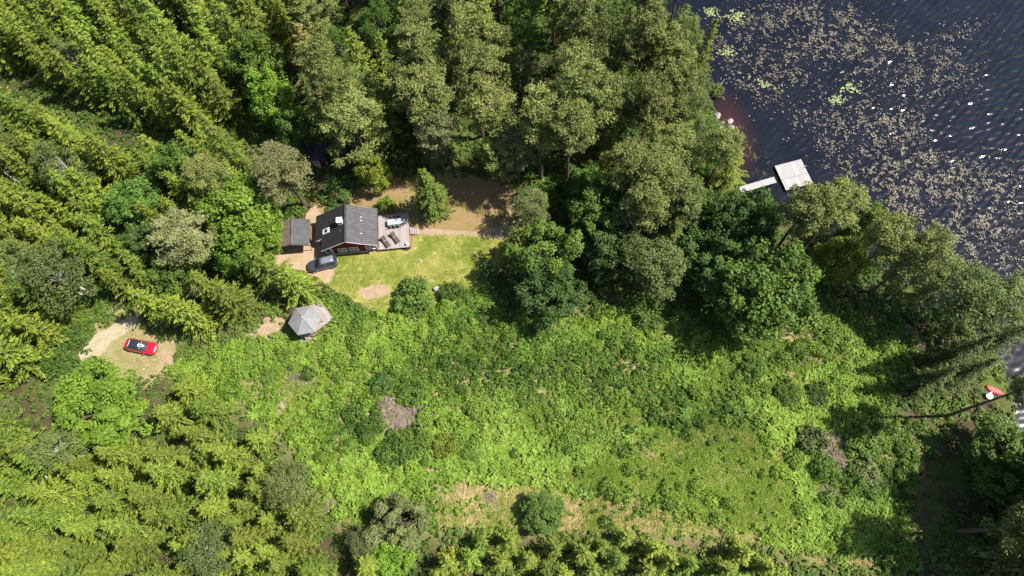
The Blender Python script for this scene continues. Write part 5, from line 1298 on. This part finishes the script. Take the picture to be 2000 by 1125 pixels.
# forest floor growth
FRAME = GP([(-15, -15), (2015, -15), (2015, 1140), (-15, 1140)])
x, y = scatter(FRAME, 2.9, 25)
sd_ = shore_sd(x, y); inm = inpoly(x, y, MEADOW)
dk_ = polydist(x, y, GP([(1800, 860), (1890, 850), (1990, 880), (1990, 1125), (1800, 1125), (1790, 1000)])); dark = inpoly(x, y, GP([(1790, 860), (1880, 850), (2000, 900), (2020, 1125), (1800, 1140), (1780, 1000)]))
nz = fbm(x * 0.16, y * 0.16, 40.0)
mU = ~inm & (sd_ > 0.3) & ~blocked(x, y) & (rng.random(len(x)) < np.where(dark, np.where(nz > 0.5, 0.5, 0.12), np.where(nz > 0.4, 0.95, 0.5)))
cover('forest_undergrowth', x[mU], y[mU], 'under', 'low green undergrowth covering the forest floor', 12, 0.36, 0.24, 0.42, 0.7, 'leaf', 5)
# brighter growth under the shore pines, along the bank and round the gazebo
parts = []
for P, dn in (([(1040, 350), (1150, 330), (1260, 240), (1330, 240), (1330, 300), (1200, 400), (1080, 420)], 3.0), ([(1340, 225), (1395, 215), (1420, 290), (1440, 350), (1390, 340), (1340, 290)], 5.0),
              ([(640, 590), (680, 570), (730, 610), (700, 660), (650, 640)], 6.0), ([(380, 690), (560, 650), (600, 690), (560, 720), (440, 740), (350, 740)], 4.0), ([(150, 560), (230, 540), (200, 640), (150, 690), (120, 680)], 3.0), ([(1580, 600), (1750, 620), (1820, 700), (1780, 740), (1600, 680)], 3.5)):
    parts.append(scatter(GP(P), dn, 60 + len(parts)))
x = np.concatenate([p[0] for p in parts]); y = np.concatenate([p[1] for p in parts]); m = ~blocked(x, y) & (shore_sd(x, y) > 0.2)
cover('leafy_undergrowth', x[m], y[m], 'bramble', 'bright green leafy growth along the wood edges and the bank', 14, 0.34, 0.24, 0.38, 0.6, 'leaf', 6)
# thin growth on the worn yard and parking soil
x, y = scatter(np.vstack([GP(YARD)]), 9, 71); x2, y2 = scatter(GP(PARK), 9, 72); x = np.concatenate([x, x2]); y = np.concatenate([y, y2])
m = (fbm(x * 0.3, y * 0.3, 55.0) > 0.50) & (fbm(x * 1.3, y * 1.3, 56.0) > 0.45) & ~inpoly(x, y, HOUSE[0]) & ~inpoly(x, y, GP(DRIVE)) & ~inpoly(x, y, GP(TRACK)) & ~inpoly(x, y, GP(LAWN)) & ~inpoly(x, y, GP([(238, 662), (300, 655), (315, 690), (285, 700), (240, 685)]))
cover('yard_grass', x[m], y[m], 'drygrass', 'thin dry grass on the worn yard and parking soil', 5, 0.22, 0.08, 0.16, 0.0, 'grass', 12)
# short lawn tufts
x, y = scatter(GP(LAWN), 16, 26); m = (fbm(x * 0.33, y * 0.33, 51.0) > 0.42) & ~inpoly(x, y, HOUSE[0]) & ~inpoly(x, y, GP([(700, 556), (765, 556), (768, 586), (700, 588)])) & ~inpoly(x, y, GP(DRIVE))
cover('lawn_grass', x[m], y[m], 'grass', 'short mown lawn grass in front of the cottage', 5, 0.15, 0.07, 0.14, 0.0, 'grass', 7)

# ------------------------------------------------------------------ floating leaves, lilies, reeds
def floaters(x, y, s, mat, name, label, seed, tilt=0.35):
    r2 = np.random.default_rng(seed); n = len(x); K = 6
    a0 = r2.random(n) * 6.283; V = np.zeros((n, K, 3)); tx = r2.normal(size=n) * tilt; ty = r2.normal(size=n) * tilt
    for k in range(K):
        a = a0 + 6.283 * k / K; rr = s * (0.7 + 0.6 * r2.random(n)); el = 0.55 if tilt > 0.2 else 0.9
        p1 = rr * 1.25 * math.cos(6.283 * k / K); p2 = rr * el * math.sin(6.283 * k / K)
        dx = p1 * np.cos(a0) - p2 * np.sin(a0); dy = p1 * np.sin(a0) + p2 * np.cos(a0)
        V[:, k] = np.stack([x + dx, y + dy, WATER_Z + 0.06 + np.abs(dx * tx + dy * ty)], 1)
    me = mesh_np(name, V.reshape(-1, 3), np.arange(n * K).reshape(n, K), r2.random(n)); me.materials.append(MT[mat])
    return link(bpy.data.objects.new(name, me))
LK = GP([(1280, -10), (2010, -10), (2010, 720), (1940, 640), (1850, 560), (1700, 440), (1580, 380), (1460, 380), (1420, 280), (1380, 150)], WATER_Z)
DOCKP = GP([(1445, 378), (1510, 350), (1508, 322), (1566, 306), (1592, 358), (1535, 380)], 0)
x, y = scatter(LK, 30, 30)
PADS = GP([(1380, 20), (1450, 0), (1580, -10), (1690, -10), (1720, 50), (1800, 70), (1870, 20), (1935, 40), (1900, 110), (1930, 150), (1850, 210), (1830, 260), (1900, 300), (2010, 330), (2010, 640), (1880, 560), (1780, 480), (1680, 410), (1600, 380), (1600, 310), (1560, 270), (1500, 230), (1420, 190), (1385, 140), (1370, 80)], WATER_Z)
pd = polydist(x, y, PADS); pi_ = inpoly(x, y, PADS)
dens = np.where(pi_, np.clip(pd / 4, 0.1, 1), np.clip(0.10 - pd / 30, 0, 0.1))
core = np.exp(-(polydist(x, y, GP([(1600, 60), (1700, 90), (1800, 90)], WATER_Z), False) / 11) ** 2) + np.exp(-(polydist(x, y, GP([(1760, 330), (1880, 400), (1990, 420)], WATER_Z), False) / 11) ** 2)
hole = np.exp(-((polydist(x, y, GP([(1560, 190), (1640, 160), (1720, 170), (1820, 200)], WATER_Z), False)) / 4.5) ** 2)
nz = fbm(x * 0.55, y * 0.55, 70.0); nz2 = fbm(x * 1.6, y * 1.6, 77.0)
pr_ = dens * (0.5 + 0.5 * np.clip(core, 0, 1)) * (1 - 0.8 * np.clip(hole, 0, 1)) * np.clip((nz - 0.22) * 2.4, 0, 1) * np.clip((nz2 - 0.42) * 6, 0, 1)
m = (rng.random(len(x)) < pr_ * 1.25) & (shore_sd(x, y) < -1.2) & ~inpoly(x, y, DOCKP)
tag(floaters(x[m], y[m], 0.05 + 0.105 * rng.random(m.sum()), 'pad', 'floating_leaves', '', 5), 'brown floating leaves strewn densely over the dark lake', 'floating leaves', None, 'stuff')
for i, (px, py, w, n, lb) in enumerate([(1388, 25, 1.3, 60, 'left patch of yellow-green lily leaves near the top edge'), (1438, 32, 1.7, 90, 'right patch of yellow-green lily leaves near the top edge'), (1421, 102, 1.2, 55, 'patch of lily leaves off the overhanging birch'),
        (1492, 164, 1.3, 45, 'narrow slanting patch of lily leaves off the fallen log'), (1662, 172, 1.3, 55, 'upper patch of lily leaves out on the lake'), (1637, 194, 1.2, 50, 'lower patch of lily leaves out on the lake')]):
    c = G(px, py, WATER_Z); r2 = np.random.default_rng(i)
    X = c[0] + r2.normal(size=n) * w * 0.62; Y = c[1] + r2.normal(size=n) * w * 0.55 * (0.8 if i != 3 else 0.5) - ((X - c[0]) * 0.5 if i == 3 else 0)
    o = floaters(X, Y, 0.09 + 0.06 * r2.random(n), 'lily', 'water_lily_patch', '', 20 + i, 0.08); tag(o, lb, 'water lilies', None, 'stuff')
x, y = scatter(GP([(1400, 250), (1470, 250), (1520, 330), (1500, 400), (1450, 390), (1370, 120), (1390, 120)], WATER_Z), 3.0, 44)
m = (shore_sd(x, y) < -0.2) & ~inpoly(x, y, DOCKP) & (fbm(x * 0.5, y * 0.5, 88.0) > 0.47)
cover('reeds', x[m], y[m], 'reed', 'thin brownish reeds in the shallow water by the dock', 4, 0.75, 0.06, 0.2, 0.0, 'grass', 9).location.z = 0.35
